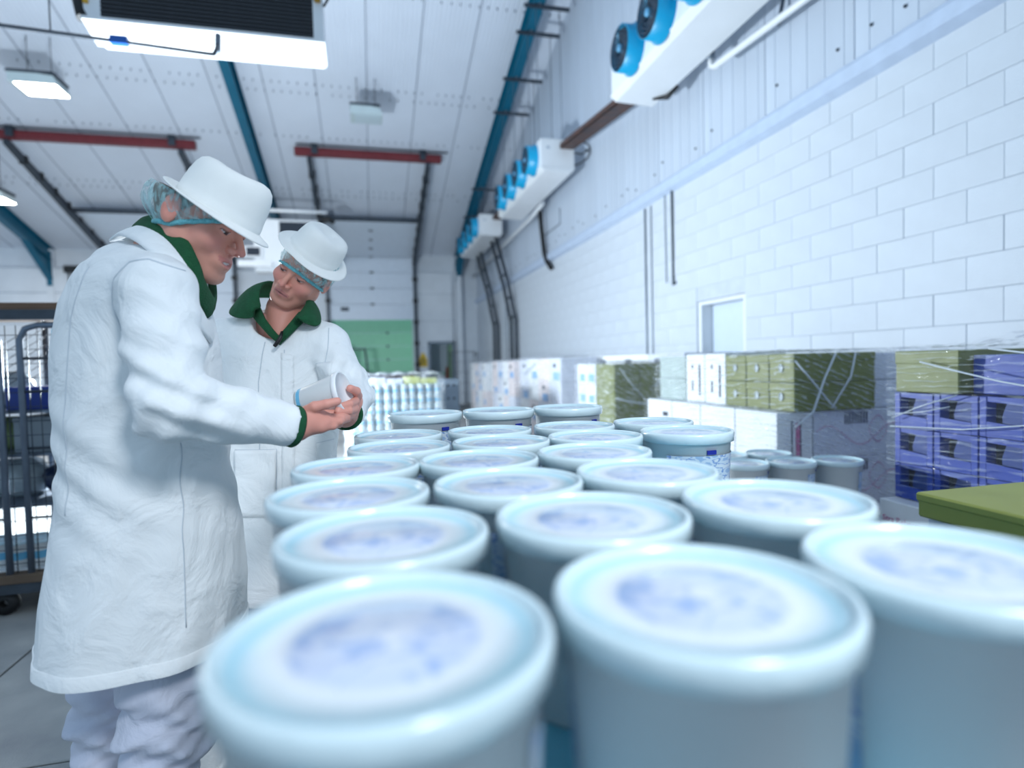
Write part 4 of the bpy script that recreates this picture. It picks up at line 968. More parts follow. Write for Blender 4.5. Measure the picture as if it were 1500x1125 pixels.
def head_col(P, smile, hairc, brow):
    x = np.abs(P[:, 0]); y, z = P[:, 1], P[:, 2]; n = len(P)
    c = np.tile(lin(218, 152, 132), (n, 1))
    def mixc(w, col):
        nonlocal c; w = np.clip(w, 0, 1)[:, None]; c = c * (1 - w) + np.array(col) * w
    g = lambda a, s: np.exp(-(a / s) ** 2)
    mixc(.5 * g(np.hypot(x - .044, z + .03), .022) * (y > .03), lin(206, 124, 118))
    mixc(.5 * g(np.hypot(x, z + .034), .016) * (y > .09), lin(204, 120, 116))
    mixc(.45 * ((z < -.05) & (y > 0)) * g(z + .095, .04), lin(178, 128, 112) if smile < .5 else lin(166, 118, 100))
    mixc(.6 * g(np.hypot((x - .079) / 1, (z + .004)), .026) * (x > .070), lin(204, 128, 118))
    mz = -.066; cz = mz + .009 * smile * np.clip(x / .026, 0, 1)
    lips = (np.abs(z - cz) < .0110 - .006 * np.clip(x / .026, 0, 1)) & (x < .027) & (y > .080)
    mixc(lips * .6, lin(178, 100, 102))
    if smile > .3: mixc(((np.abs(z - cz - .0002) < .0030) & (x < .019) & (y > .07) & (y < .0945 - x * .25)) * 1., lin(226, 220, 216))
    else: mixc(g(z - mz + .0008, .0018) * (x < .022) * (y > .08), lin(96, 44, 46))
    # brows, lashes, eyes
    bz = .0235 - .35 * np.clip(x - .03, 0, 1) + .0
    mixc(.9 * g(z - bz, .0045) * (x > .012) * (x < .050) * (y > .05), brow)
    ex = (x - .031) / .0145
    inside = (np.abs(ex) < 1) & (y > .074)
    lz = np.where(smile > .5, -.0030, .0005) + .002 * ex ** 2
    mixc(.95 * g(z - lz - .0012, .0018) * inside, lin(52, 34, 32))
    mixc(1. * ((z < lz) & (z > lz - .0045 * (1 - ex ** 2))) * inside, lin(206, 200, 202)); mixc(1. * ((z < lz) & (z > lz - .005)) * (np.abs(ex) < .38) * inside, lin(58, 48, 46))
    mixc(.35 * g(np.hypot((x - .031) / 1.5, z - .009), .009) * (y > .06), lin(150, 96, 96))
    hair = (z > .045 - 1.1 * np.clip(.045 - y, -.05, .075) + 0.02 * (y > .03)) & (x < .0805) & (y < .085)
    hair &= ~((x > .070) & (np.hypot(y + .012, z + .004) < .035) & (x > .076))
    mixc(hair * 1., hairc)
    return c
def place(V, F, U, pos, s=1.):
    F = np.array(F, float); F /= np.linalg.norm(F); U = np.array(U, float); U = U - F * (U @ F); U /= np.linalg.norm(U); R = np.cross(F, U)
    return (V * s) @ np.stack([R, F, U]) + np.array(pos)

M_hat = mat('hat_cloth', srgb(246, 246, 242), .8, var=.04, vscale=20, bump=.12, bscale=500)
def hat_mesh(A=.078, B=.094, ba=.040, bb=.034, H=.086, up_back=.020, front=-.010, side=.008):
    rings = []
    def ring(sx, sy, fz): rings.append([(sx * math.cos(t), sy * math.sin(t), fz(t)) for t in [2 * math.pi * k / 64 for k in range(64)]])
    bk = lambda t: max(0, -math.sin(t)); fr = lambda t: max(0, math.sin(t)); sd = lambda t: abs(math.cos(t))
    for w in (1, .96, .8, .6, .4, .2, .05):
        ring(A + ba * w, B + bb * w, lambda t: (up_back * bk(t) ** 1.2 + front * fr(t) - side * sd(t)) * w ** 1.3 - .003 * w + (.0015 if w == .96 else 0))
    ring(A + .001, B + .001, lambda t: .002); ring(A + .0008, B + .0008, lambda t: .012); ring(A, B, lambda t: .0135)
    for q, r in ((.30, .001), (.55, .003), (.78, .007), (.91, .012), (.98, .020), (1.0, .030)):
        ring(A - r, B - r * 1.05, lambda t: H * q + .006 * fr(t) * q - .002 * math.sin(3 * t) * q)
    ring(A - .046, B - .044, lambda t: H * .965 + .008 * fr(t)); ring(A - .062, B - .052, lambda t: H * .88 + .008 * fr(t)); ring(A - .072, B - .060, lambda t: H * .84 + .008 * fr(t))
    for i, r in enumerate(rings):                                     # pinch the front of the crown
        if i > 9: rings[i] = [(x * (1 - .16 * max(0, y / B) ** 1.5 * min(1, z / H)), y, z) for x, y, z in r]
    m = MB(); n = 64; vs = [p for r in rings for p in r]
    m.add(vs, [(i * n + k, i * n + (k + 1) % n, (i + 1) * n + (k + 1) % n, (i + 1) * n + k) for i in range(len(rings) - 1) for k in range(n)] + [tuple((len(rings) - 1) * n + k for k in range(n))], 0, True)
    return m
def xform(m, F, U, pos, s=1.):
    m.v = [tuple(p) for p in place(np.array(m.v), F, U, pos, s)]; return m
def net_mat():
    m = bpy.data.materials.new('hairnet'); m.use_nodes = True; nt = m.node_tree; nt.nodes.clear(); N = nt.nodes.new; L = nt.links.new
    out = N('ShaderNodeOutputMaterial'); mix = N('ShaderNodeMixShader'); tr = N('ShaderNodeBsdfTransparent'); b = N('ShaderNodeBsdfPrincipled'); b.inputs['Base Color'].default_value = srgb(176, 226, 230); b.inputs['Roughness'].default_value = .5
    tc = N('ShaderNodeTexCoord'); n = N('ShaderNodeTexNoise'); n.inputs['Scale'].default_value = 55; n.inputs['Detail'].default_value = 6; n.inputs['Distortion'].default_value = .6; mp = N('ShaderNodeMapping'); mp.inputs['Scale'].default_value = (1.6, 1.6, .5); mp.inputs['Rotation'].default_value = (.7, .5, 0); L(tc.outputs['Object'], mp.inputs[0]); L(mp.outputs[0], n.inputs['Vector'])
    r = N('ShaderNodeValToRGB'); r.color_ramp.elements[0].position = .38; r.color_ramp.elements[0].color = (.10,) * 3 + (1,); r.color_ramp.elements[1].position = .64; r.color_ramp.elements[1].color = (.62,) * 3 + (1,); L(n.outputs['Fac'], r.inputs[0])
    bp = N('ShaderNodeBump'); bp.inputs['Strength'].default_value = .6; bp.inputs['Distance'].default_value = .006; L(n.outputs['Fac'], bp.inputs['Height']); L(bp.outputs[0], b.inputs['Normal'])
    L(r.outputs[0], mix.inputs[0]); L(tr.outputs[0], mix.inputs[1]); L(b.outputs[0], mix.inputs[2]); L(mix.outputs[0], out.inputs[0]); MATS['hairnet'] = m; return m
M_net = net_mat(); M_band_t = mat('net_band', srgb(120, 204, 214), .5, var=.2, vscale=120, bump=.8, bscale=260)
def net_edge(t, back, front, side):
    """lower edge of the net round the head: t=0 right ear, pi/2 front, -pi/2 nape"""
    s = math.sin(t); return side + (front - side) * max(0, s) ** 1.3 + (back - side) * max(0, -s) ** 1.3
def hairnet(person, F, U, pos, s, back=-.058, front=.034, side=-.030, puff=.0, plane=(0, .09, 0)):
    m = MB(); n = 64; rows_ = 12; vs = []; c0 = np.array((0, -.014, .028)); rr = random.Random(3)
    edge = []
    for j in range(rows_ + 1):
        for i in range(n):
            t = 2 * math.pi * i / n; z0 = net_edge(t, back, front, side); zt = plane[1] - (.10 * math.sin(t) - .012 - plane[0]) * math.tan(plane[2]) - .001; z = z0 + (max(zt, z0 + .004) - z0) * j / rows_
            w = math.sqrt(max(.05, 1 - min(1, abs(z - .028) / .100) ** 2)); bulge = 1 + .05 * math.sin(math.pi * j / rows_) + .012 * math.sin(9 * t + j) + puff * max(0, -math.sin(t)) * math.sin(math.pi * j / rows_)
            ax, ay = .0835 * w * bulge, (.103 + .007 * max(0, math.sin(t))) * w * bulge
            if z < -.01: ax, ay = ax * (1 + .02), ay
            p = (ax * math.cos(t), -.012 + ay * math.sin(t), z)
            if abs(math.cos(t)) > .9 and z < .03: p = (p[0] * (1 + .05 * (1 - j / rows_)), p[1], p[2])
            vs.append(p)
            if j == 0: edge.append(p)
    m.add(vs, [(j * n + i, j * n + (i + 1) % n, (j + 1) * n + (i + 1) % n, (j + 1) * n + i) for j in range(rows_) for i in range(n)], 0, True)
    net = xform(m, F, U, pos, s).build('hairnet', M_net, person)
    b = MB(); e2 = edge + edge[:2]
    b.tube(e2, [.0048 + .0012 * (k % 2) for k in range(len(e2))], 8); xform(b, F, U, pos, s).build('elastic_band', M_band_t, net)
    return net
def hand_col(P, nails):
    c = np.tile(lin(214, 148, 132), (len(P), 1))
    for (q, w) in nails:
        k = np.exp(-(np.linalg.norm(P - np.array(q), axis=1) / w) ** 2)[:, None]; c = c * (1 - .6 * k) + lin(222, 150, 146) * .6 * k
    return c
def hand_sdf(palm, fingers):
    def f(p):
        d = None
        for (a, b, ra, rb) in palm:
            e = cone(p, a, b, ra, rb); d = e if d is None else smin(d, e, .018)
        for pts, rs in fingers:
            d = smin(d, chain(p, pts, rs, .003), .005)
        return d
    return f
def bounds(pts, pad):
    a = np.array(pts); return a.min(0) - pad, a.max(0) + pad
def join_body(name, parts, label):
    V = []; Q = []; Cc = []; o = 0
    for v, q, c in parts: V.append(v); Q.append(q + o); Cc.append(c); o += len(v)
    me = mesh_np(name, np.concatenate(V), np.concatenate(Q), M_skin, np.concatenate(Cc))
    return put(name, me, None, label=label, cat='person', group='two workers in white coats')
from mathutils.bvhtree import BVHTree
def patch(person, name, o, m, u, v, nrm, nu, nv, origin, off=.0025, thick=.003):
    """a cloth panel laid on the surface of mesh o"""
    bv = BVHTree.FromPolygons([x.co for x in o.data.vertices], [p.vertices[:] for p in o.data.polygons])
    mb = MB(); vs = []; u = Vector(u); v = Vector(v); nrm = Vector(nrm).normalized(); og = Vector(origin)
    last = None
    for j in range(nv + 1):
        for i in range(nu + 1):
            q = og + u * (i / nu) + v * (j / nv); h = bv.ray_cast(q + nrm * .4, -nrm, .8)
            if h[0] is None: h0 = last if last is not None else q
            else: h0 = h[0]; last = h0
            vs.append(h0 + nrm * off)
    mb.add(vs, [(j * (nu + 1) + i, j * (nu + 1) + i + 1, (j + 1) * (nu + 1) + i + 1, (j + 1) * (nu + 1) + i) for j in range(nv) for i in range(nu)], 0, True)
    ob = mb.build(name, m, person); md = ob.modifiers.new('s', 'SOLIDIFY'); md.thickness = thick; md.offset = 0
    return ob
def seam(person, name, o, m, pts, nrm, r=.0013):
    bv = BVHTree.FromPolygons([x.co for x in o.data.vertices], [p.vertices[:] for p in o.data.polygons]); nrm = Vector(nrm).normalized(); out = []
    for a, b in zip(pts[:-1], pts[1:]):
        n = 12
        for i in range(n):
            q = Vector(a).lerp(Vector(b), i / n); h = bv.ray_cast(q + nrm * .4, -nrm, .8)
            if h[0] is not None: out.append(h[0] + nrm * .0006)
    if len(out) > 1: return MB().tube(out, r, 6).build(name, m, person)
def cloth_mat(name, col, wr=.5):
    m = mat(name, col, .85, var=.04, vscale=5); nt = m.node_tree; N = nt.nodes.new; L = nt.links.new; b = nt.nodes['Principled BSDF']
    tc = N('ShaderNodeTexCoord'); n1 = N('ShaderNodeTexNoise'); n1.inputs['Scale'].default_value = 9; n1.inputs['Detail'].default_value = 6; n1.inputs['Distortion'].default_value = .9; L(tc.outputs['Object'], n1.inputs['Vector'])
    n2 = N('ShaderNodeTexNoise'); n2.inputs['Scale'].default_value = 420; L(tc.outputs['Object'], n2.inputs['Vector'])
    b1 = N('ShaderNodeBump'); b1.inputs['Strength'].default_value = wr * 1.7; b1.inputs['Distance'].default_value = .02; L(n1.outputs['Fac'], b1.inputs['Height'])
    b2 = N('ShaderNodeBump'); b2.inputs['Strength'].default_value = .12; b2.inputs['Distance'].default_value = .004; L(n2.outputs['Fac'], b2.inputs['Height']); L(b1.outputs[0], b2.inputs['Normal']); L(b2.outputs[0], b.inputs['Normal'])
    b.inputs['Sheen Weight'].default_value = .15; return m
M_coat = cloth_mat('coat_cotton', srgb(238, 241, 242), .45)
M_trous = cloth_mat('trouser_cotton', srgb(206, 210, 226), .45)
M_fleece = mat('green_fleece', srgb(20, 84, 50), .95, var=.2, vscale=60, bump=.5, bscale=300)
M_boot = mat('white_boot', srgb(214, 210, 202), .35, var=.08)
M_seam = mat('seam_thread', srgb(196, 204, 212), .9, var=.05)

# ================================================================== man on the left (seen from behind, head in profile)
cf = np.array((.236, .971, 0)); cr = np.array((.971, -.237, 0))
f1 = np.array((.965, .262, 0)); r1 = np.array((f1[1], -f1[0], 0))
def pt3(x, y, z): return np.array((x, y, z))
def man_left():
    # --- coat
    LV = []
    for v, half, *c in [(384, 0.1083, -0.4945, 1.5509, 1.5882), (396, 0.1364, -0.5022, 1.5521, 1.5691), (420, 0.154, -0.5112, 1.5529, 1.5309), (450, 0.1637, -0.519, 1.553, 1.4829), (520, 0.1749, -0.518, 1.5486, 1.3706), (600, 0.1789, -0.5168, 1.5436, 1.2422), (680, 0.1781, -0.5077, 1.5367, 1.1136), (770, 0.1942, -0.5078, 1.5314, 0.9692), (860, 0.2102, -0.5172, 1.5284, 0.8251), (938, 0.215, -0.5291, 1.5266, 0.7002)]:
        ar = {384: .13, 396: .17, 420: .195, 450: .205, 520: .20, 600: .195, 680: .19, 770: .2, 860: .212, 938: .22}[v]
        af = math.sqrt(max(.06 ** 2, half ** 2 - (ar * abs(r1 @ cr)) ** 2)) / abs(f1 @ cr)
        LV.append((c[2], c[0], c[1], af, ar))
    sh = pt3(-0.4123, 1.3422, 1.4969); el = pt3(-0.3724, 1.2520, 1.2673); wr = pt3(-0.1687, 1.3751, 1.2028)
    shL = pt3(-0.5792, 1.7457, 1.5648); elL = pt3(-0.5618, 1.8011, 1.2258); wrL = pt3(-0.4491, 1.7666, 1.0345)
    zt = LV[0][0]
    def fold(a, z):
        t = np.clip((1.15 - z) / .5, 0, 1); b = np.clip((z - .95) / .3, 0, 1) * np.clip((1.5 - z) / .2, 0, 1)
        return 1 +   .030 * t * np.sin(5 * a + 1.2 + 2 * z) + .012 * t * np.sin(9 * a + 3 * z) + .012 * b * np.sin(7 * a + 9 * z) + .006 * np.sin(13 * a + 23 * z)
    def coat(p):
        d = loft(p, LV, f1, r1, fold, .05)
        lf = p @ f1; lr = p @ r1
        d = d + .0045 * np.sin(48 * (p[:, 2] + .55 * lf) + 3 * np.sin(8 * p[:, 2] + 7 * lf + 5 * lr)) * np.exp(-((p[:, 2] - 1.12) / .13) ** 2) + .003 * np.sin(60 * lf + 14 * p[:, 2] + 2 * np.sin(11 * p[:, 2])) * np.exp(-((p[:, 2] - 1.42) / .12) ** 2)
        nb = np.array((LV[0][1], LV[0][2], LV[0][0] - .045)); 
        d = smin(d, chain(p, [shL, nb - f1 * .02, sh], [.065, .085, .065], .03), .06)
        w = .0035 * np.sin(p[:, 2] * 95 + p[:, 0] * 40) + .002 * np.sin(p[:, 2] * 60 - p[:, 0] * 90)
        up1 = chain(p, [sh, sh * .5 + el * .5, el], [.072, .069, .064], .02) 
        dl = np.linalg.norm(p - el, axis=1); e1 = np.exp(-(dl / .12) ** 2)
        fo = chain(p, [el, el * .5 + wr * .5, wr], [.062, .056, .047], .02)
        arm = smin(up1, fo, .03) + w * (.5 + 1.6 * e1) + .004 * e1 * np.sin((p @ np.array((.6, 0, 1.))) * 130)
        cut = (p - wr) @ ((wr - el) / np.linalg.norm(wr - el)) + .002
        arm = smax(arm, cut, .004)
        d = smin(d, arm, .022)
        armL = chain(p, [shL, elL, wrL], [.068, .06, .048], .02); d = smin(d, armL, .03)
        # centre back vent and hem edge
        return d
    lo, hi = bounds([(q[1] - .27, q[2] - .27, q[0]) for q in LV] + [(q[1] + .27, q[2] + .27, q[0] + .06) for q in LV] + [tuple(wr), tuple(el)], .08)
    V, Q = sn(coat, lo, hi, .0065); V = relax(V, Q, 1)
    person_parts = []
    # --- head
    HF = CAMD(np.array((.905, -.42, .04))); HU = CAMD(np.array((.42, .90, .04)))
    hp = pt3(-0.3600, 1.4699, 1.6748); s = 1.06
    nk = (0, -.058, -.17)
    PL = (.03, .029, math.radians(3)); fs = head_sdf(1., nk, PL)
    hv, hq = sn(fs, (-.1, -.17, -.24), (.1, .14, .125), .0026)
    hc = head_col(hv, 1., lin(112, 92, 78), lin(150, 108, 92))
    person_parts.append((place(hv, HF, HU, hp, s), hq, hc))
    # --- right hand holding the tub from below, thumb on its side
    tb = TUB; ax = tb['axis']
    fw = (wr - el) / np.linalg.norm(wr - el)
    w0 = wr - fw * .05; w1 = wr + fw * .012
    kn = [pt3(-0.1069, 1.4482, 1.2200), pt3(-0.1007, 1.4207, 1.2124), pt3(-0.1014, 1.4051, 1.2044), pt3(-0.1100, 1.3966, 1.1947)]      # knuckles
    palm = [(w0, w1, .027, .027), (w1, pt3(-0.1320, 1.4027, 1.2154), .026, .023), (w1, pt3(-0.1235, 1.4266, 1.2209), .022, .018), (pt3(-0.1320, 1.4027, 1.2154), kn[1], .021, .014), (pt3(-0.1363, 1.3983, 1.2083), kn[2], .021, .013), (pt3(-0.1395, 1.3989, 1.2021), kn[3], .018, .012)]
    R_ = lambda a, b, c, dd: [a, b, c, dd]
    fingers = [([pt3(-0.1410, 1.3951, 1.2304), pt3(-0.1205, 1.3834, 1.2427), pt3(-0.0953, 1.3816, 1.2479), pt3(-0.0717, 1.3842, 1.2530)], [.015, .0125, .0108, .0095])]
    tips = [(pt3(-0.0717, 1.4551, 1.2195), pt3(-0.0555, 1.4926, 1.2260), pt3(-0.0492, 1.5121, 1.2379)), (pt3(-0.0665, 1.4381, 1.2125), pt3(-0.0504, 1.4756, 1.2170), pt3(-0.0461, 1.5058, 1.2280)), (pt3(-0.0707, 1.4234, 1.2044), pt3(-0.0566, 1.4613, 1.2069), pt3(-0.0526, 1.4915, 1.2158)), (pt3(-0.0841, 1.4109, 1.1951), pt3(-0.0720, 1.4440, 1.1945), pt3(-0.0666, 1.4687, 1.2017))]
    for k in range(4): fingers.append(([kn[k], tips[k][0], tips[k][1], tips[k][2]], [.0115, .0098, .0088, .0078] if k < 3 else [.010, .0085, .0075, .0068]))
    hf = hand_sdf(palm, fingers); allp = [q for pts, _ in fingers for q in pts] + [w0]
    a, b = bounds(allp, .035); v2, q2 = sn(hf, a, b, .0017); v2 = relax(v2, q2, 1)
    person_parts.append((v2, q2, hand_col(v2, [(fingers[0][0][-1], .007)])))
    # --- hidden trunk and limbs
    def trunk(p):
        d = loft(p, [(q[0], q[1], q[2], max(.05, q[3] - .05), q[4] - .06) for q in LV if q[0] > .85], f1, r1)
        d = smin(d, chain(p, [sh, el, w0], [.045, .04, .027], .02), .02)
        d = smin(d, cone(p, hp - np.array((.05, 0, .13)), (LV[1][1], LV[1][2], LV[1][0] - .1), .052, .06), .02)
        for L in legs1: d = smin(d, chain(p, L, [.075, .06, .05, .045, .04], .02), .03)
        return d
    legs1 = [[pt3(-0.4995, 1.5139, 0.8284), pt3(-0.4712, 1.4794, 0.6389), pt3(-0.4715, 1.4651, 0.5273), pt3(-0.4881, 1.4534, 0.3792), pt3(-0.4987, 1.4508, 0.2403)], [pt3(-0.6126, 1.6317, 0.7635), pt3(-0.6625, 1.6474, 0.5814), pt3(-0.6767, 1.6461, 0.4535), pt3(-0.6717, 1.6393, 0.2996), pt3(-0.6690, 1.6342, 0.1799)]]
    for L in legs1: L[4] = np.array((L[4][0], L[4][1], .08))
    a, b = bounds([q for L in legs1 for q in L] + [sh, el, w0, shL, hp], .12); a[2] = .03
    v3, q3 = sn(trunk, a, b, .014); person_parts.append((v3, q3, np.tile(lin(208, 152, 140), (len(v3), 1))))
    pr = join_body('person', person_parts, 'man seen from behind in white coat, smiling down at the tub in his hand')
    co = put('coat', mesh_np('coat', V, Q, M_coat), pr)
    # hem band
    zb = LV[-1][0]
    hem = MB(); ring = []
    n = 90
    for zz, gg in ((zb + .001, .0015), (zb + .030, .0035), (zb + .0315, .0005)):
        for k in range(n):
            t = 2 * math.pi * k / n; L0, L1 = LV[-1], LV[-2]; w = (zz - L0[0]) / (L1[0] - L0[0]); af, ar = L0[3] + (L1[3] - L0[3]) * w, L0[4] + (L1[4] - L0[4]) * w
            g = fold(np.array([t]), np.array([zz]))[0]; lf, lr = (af * g + gg) * math.cos(t), (ar * g + gg) * math.sin(t)
            cx, cy = L0[1] + (L1[1] - L0[1]) * w, L0[2] + (L1[2] - L0[2]) * w
            hem.v.append((cx + lf * f1[0] + lr * r1[0], cy + lf * f1[1] + lr * r1[1], zz))
    for j in range(2):
        for k in range(n): hem.f.append((j * n + k, j * n + (k + 1) % n, (j + 1) * n + (k + 1) % n, (j + 1) * n + k)); hem.m.append(0); hem.smooth.append(True)
    hem.build('hem', M_coat, co)
    cam_n = tuple(-cf)
    seam(co, 'side_seam', co, M_seam, [tuple(pt3(-0.4030, 1.3801, 1.1907)), tuple(pt3(-0.3946, 1.3717, 1.0161)), tuple(pt3(-0.3885, 1.3611, 0.7688))], cam_n)
    seam(co, 'shoulder_seam', co, M_seam, [tuple(pt3(-0.3325, 1.3755, 1.5304)), tuple(pt3(-0.3855, 1.3891, 1.5506)), tuple(pt3(-0.4224, 1.3979, 1.5458)), tuple(pt3(-0.4531, 1.4043, 1.5146)), tuple(pt3(-0.4701, 1.4067, 1.4685)), tuple(pt3(-0.4735, 1.4054, 1.4105))], cam_n, .0016)
    seam(co, 'back_seam', co, M_seam, [tuple(pt3(-0.5438, 1.4276, 1.5504)), tuple(pt3(-0.5812, 1.4327, 1.4423)), tuple(pt3(-0.5987, 1.4301, 1.2538)), tuple(pt3(-0.6006, 1.4220, 1.0214))], cam_n)
    seam(co, 'pocket_seam', co, M_seam, [tuple(pt3(-0.2980, 1.3519, 1.1182)), tuple(pt3(-0.3419, 1.3625, 1.1135)), tuple(pt3(-0.3371, 1.3587, 1.0436)), tuple(pt3(-0.3296, 1.3542, 0.9708)), tuple(pt3(-0.3089, 1.3486, 0.9557))], cam_n, .0016)
    # back vent fold
    m = MB().tube([Vector(tuple(pt3(-0.6263, 1.4280, 1.0147))) + Vector(cf) * .05, Vector(tuple(pt3(-0.6223, 1.4251, 0.9638))) + Vector(cf) * .06, Vector(tuple(pt3(-0.6195, 1.4213, 0.8765))) + Vector(cf) * .06, Vector(tuple(pt3(-0.6254, 1.4192, 0.7822))) + Vector(cf) * .06], [.003, .007, .009, .007], 8); m.build('vent_fold', M_coat, co)
    # cuff of green fleece
    m = MB(); a0 = Vector(fw).orthogonal().normalized(); b0 = Vector(fw).cross(a0)
    prof = [(.040, -.02), (.046, -.004), (.0475, .006), (.044, .012), (.036, .008)]; n = 28
    for (r_, t_) in prof:
        for k in range(n): th = 2 * math.pi * k / n; m.v.append(tuple(Vector(wr) + Vector(fw) * t_ + (a0 * math.cos(th) + b0 * math.sin(th)) * r_))
    for j in range(len(prof) - 1):
        for k in range(n): m.f.append((j * n + k, j * n + (k + 1) % n, (j + 1) * n + (k + 1) % n, (j + 1) * n + k)); m.m.append(0); m.smooth.append(True)
    m.build('fleece_cuff', M_fleece, pr)
    # collars: fleece roll and white coat collar
    def collar(name, m_, top, bottom, n=40, th=.006):
        mb = MB()
        for j in range(5):
            t = j / 4
            for k in range(n + 1):
                a, b_ = top(k / n), bottom(k / n); bulge = .008 * math.sin(math.pi * t); mid = (a + b_) / 2
                q = a + (b_ - a) * t; ctr = (top(.5) + top(0) + top(1)) / 3; dirv = q - ctr; dirv[2] = 0; nn = np.linalg.norm(dirv)
                mb.v.append(tuple(q + dirv / max(nn, 1e-6) * bulge))
        for j in range(4):
            for k in range(n): mb.f.append((j * (n + 1) + k, j * (n + 1) + k + 1, (j + 1) * (n + 1) + k + 1, (j + 1) * (n + 1) + k)); mb.m.append(0); mb.smooth.append(True)
        o = mb.build(name, m_, pr); md = o.modifiers.new('s', 'SOLIDIFY'); md.thickness = th; md.offset = 0; return o
    nape = pt3(-0.4981, 1.5757, 1.6781); front = pt3(-0.3583, 1.4944, 1.5116); cen = (nape + front) / 2
    ex = (front - nape) / 2; eyv = np.array((-.237 * 0 + .236, .971, .0)) * -.068
    def ring1(ex_, ey_, c, a0, a1): return lambda t: c + ex_ * -math.cos(a0 + (a1 - a0) * t) + ey_ * math.sin(a0 + (a1 - a0) * t)
    nrm = np.cross(ex, eyv); nrm /= np.linalg.norm(nrm); nrm = nrm if nrm[2] > 0 else -nrm
    A0, A1 = -math.pi * .96, math.pi * .96
    loop = [pt3(-0.5268, 1.5824, 1.6707), pt3(-0.4820, 1.4992, 1.6656), pt3(-0.4356, 1.4408, 1.6445), pt3(-0.3969, 1.4095, 1.6094), pt3(-0.3738, 1.3920, 1.5658), pt3(-0.3597, 1.3973, 1.5231), pt3(-0.3516, 1.4404, 1.4898), pt3(-0.3544, 1.5025, 1.4777), pt3(-0.3740, 1.5816, 1.5389), pt3(-0.4159, 1.6304, 1.6099), pt3(-0.4723, 1.6566, 1.6685), pt3(-0.5262, 1.6447, 1.6881)]
    mb = MB(); n = len(loop); cl = []
    for k in range(n * 5):                                             # closed Catmull-Rom loop
        i = k // 5; t = (k % 5) / 5; p0, p1, p2, p3 = (loop[(i + d_) % n] for d_ in (-1, 0, 1, 2))
        cl.append(.5 * (2 * p1 + (p2 - p0) * t + (2 * p0 - 5 * p1 + 4 * p2 - p3) * t * t + (3 * p1 - p0 - 3 * p2 + p3) * t ** 3))
    ctr = sum(cl) / len(cl); m_ = 10; nn = len(cl)
    axn = np.array((.42, .1, .86)); axn /= np.linalg.norm(axn)
    def ring_collar(name, mt, sc, drop, hh, th, flare):
        mb = MB(); L2 = [ctr + (q - ctr) * sc - axn * drop for q in cl]
        for k, q in enumerate(L2):
            tg = L2[(k + 1) % nn] - L2[k - 1]; tg /= np.linalg.norm(tg); outv = q - ctr; outv = outv - tg * (outv @ tg); outv = outv - axn * (outv @ axn); outv /= np.linalg.norm(outv); upv = axn - outv * flare; upv = upv - tg * (upv @ tg); upv /= np.linalg.norm(upv); o2 = np.cross(tg, upv)
            for j in range(m_):
                t_ = 2 * math.pi * j / m_; mb.v.append(tuple(q + upv * hh * math.sin(t_) + o2 * th * math.cos(t_)))
        for k in range(nn):
            for j in range(m_): mb.f.append((k * m_ + j, k * m_ + (j + 1) % m_, ((k + 1) % nn) * m_ + (j + 1) % m_, ((k + 1) % nn) * m_ + j)); mb.m.append(0); mb.smooth.append(True)
        return mb.build(name, mt, pr)
    ring_collar('fleece_collar', M_fleece, 1.0, 0., .026, .011, .15)
    ring_collar('coat_collar', M_coat, 1.20, .034, .030, .006, .7)
    # hat and net
    net = hairnet(pr, HF, HU, hp, s, back=-.052, front=.030, side=-.036, puff=.10, plane=PL)
    a = math.radians(-6); Fh = np.array(HF) * math.cos(a) + np.array(HU) * math.sin(a); Uh = np.array(HU) * math.cos(a) - np.array(HF) * math.sin(a)
    hh = hat_mesh(A=.080, B=.088, ba=.032, bb=.028, H=.090, up_back=.012, front=-.012, side=.0); hpos = hp + place(np.array([[0, .032, .028]]), HF, HU, (0, 0, 0), s)[0]
    o = xform(hh, Fh, Uh, hpos, s).build('hat', M_hat, pr); md = o.modifiers.new('s', 'SOLIDIFY'); md.thickness = .0025; md.offset = 1
    # trousers and boots
    for li, L in enumerate(legs1):
        big = li == 0
        rs = [.085, .098, .088, .078, .07] if big else [.085, .075, .068, .058, .052]
        Lz = [np.array(q) for q in L]
        k0 = Lz[2]
        def tr(p, Lz=Lz, rs=rs, k0=k0):
            pts = [Lz[0], Lz[1], Lz[2], Lz[3]]
            d = chain(p, pts, rs[:4], .03); w = np.exp(-((p[:, 2] - k0[2] + .02) / .13) ** 2); q = p - k0
            d = d + w * (.011 * np.sin(q[:, 2] * 75 + 10 * q[:, 0] + 2.5 * np.sin(q[:, 0] * 22 + q[:, 1] * 15)) + .004 * np.sin(q[:, 2] * 150 - q[:, 0] * 60)) + .004 * np.sin(q[:, 0] * 50 + q[:, 1] * 40 + q[:, 2] * 9)
            return smax(d, Lz[3][2] + .02 - p[:, 2], .01)
        a_, b_ = bounds(Lz[:4], .15); tv, tq = sn(tr, a_, b_, .007); tv = relax(tv, tq, 1)
        put('trouser_leg', mesh_np('trouser_leg', tv, tq, M_trous), pr)
        ft = Lz[3].copy(); ft[2] = 0
        def bt(p, Lz=Lz, ft=ft):
            d = chain(p, [Lz[3] + np.array((0, 0, .04)), ft + np.array((0, 0, .11)), ft + np.array((0, 0, .06))], [.058, .05, .048], .02)
            d = smin(d, cone(p, ft + np.array((0, 0, .05)), ft + f1 * .15 + np.array((0, 0, .042)), .045, .04), .02)
            return smax(d, .004 - p[:, 2], .004)
        a_, b_ = bounds([Lz[3], ft + f1 * .16, ft], .08); bv_, bq = sn(bt, a_, b_, .009); put('boot', mesh_np('boot', bv_, bq, M_boot), pr)
    return pr

RMn = np.array([[0.97115977, 0.03272357, -0.23617337], [-0.23711786, 0.02879288, -0.97105411], [-0.02497624, 0.99904962, 0.03572183]])
def CAMD(d): return RMn @ d
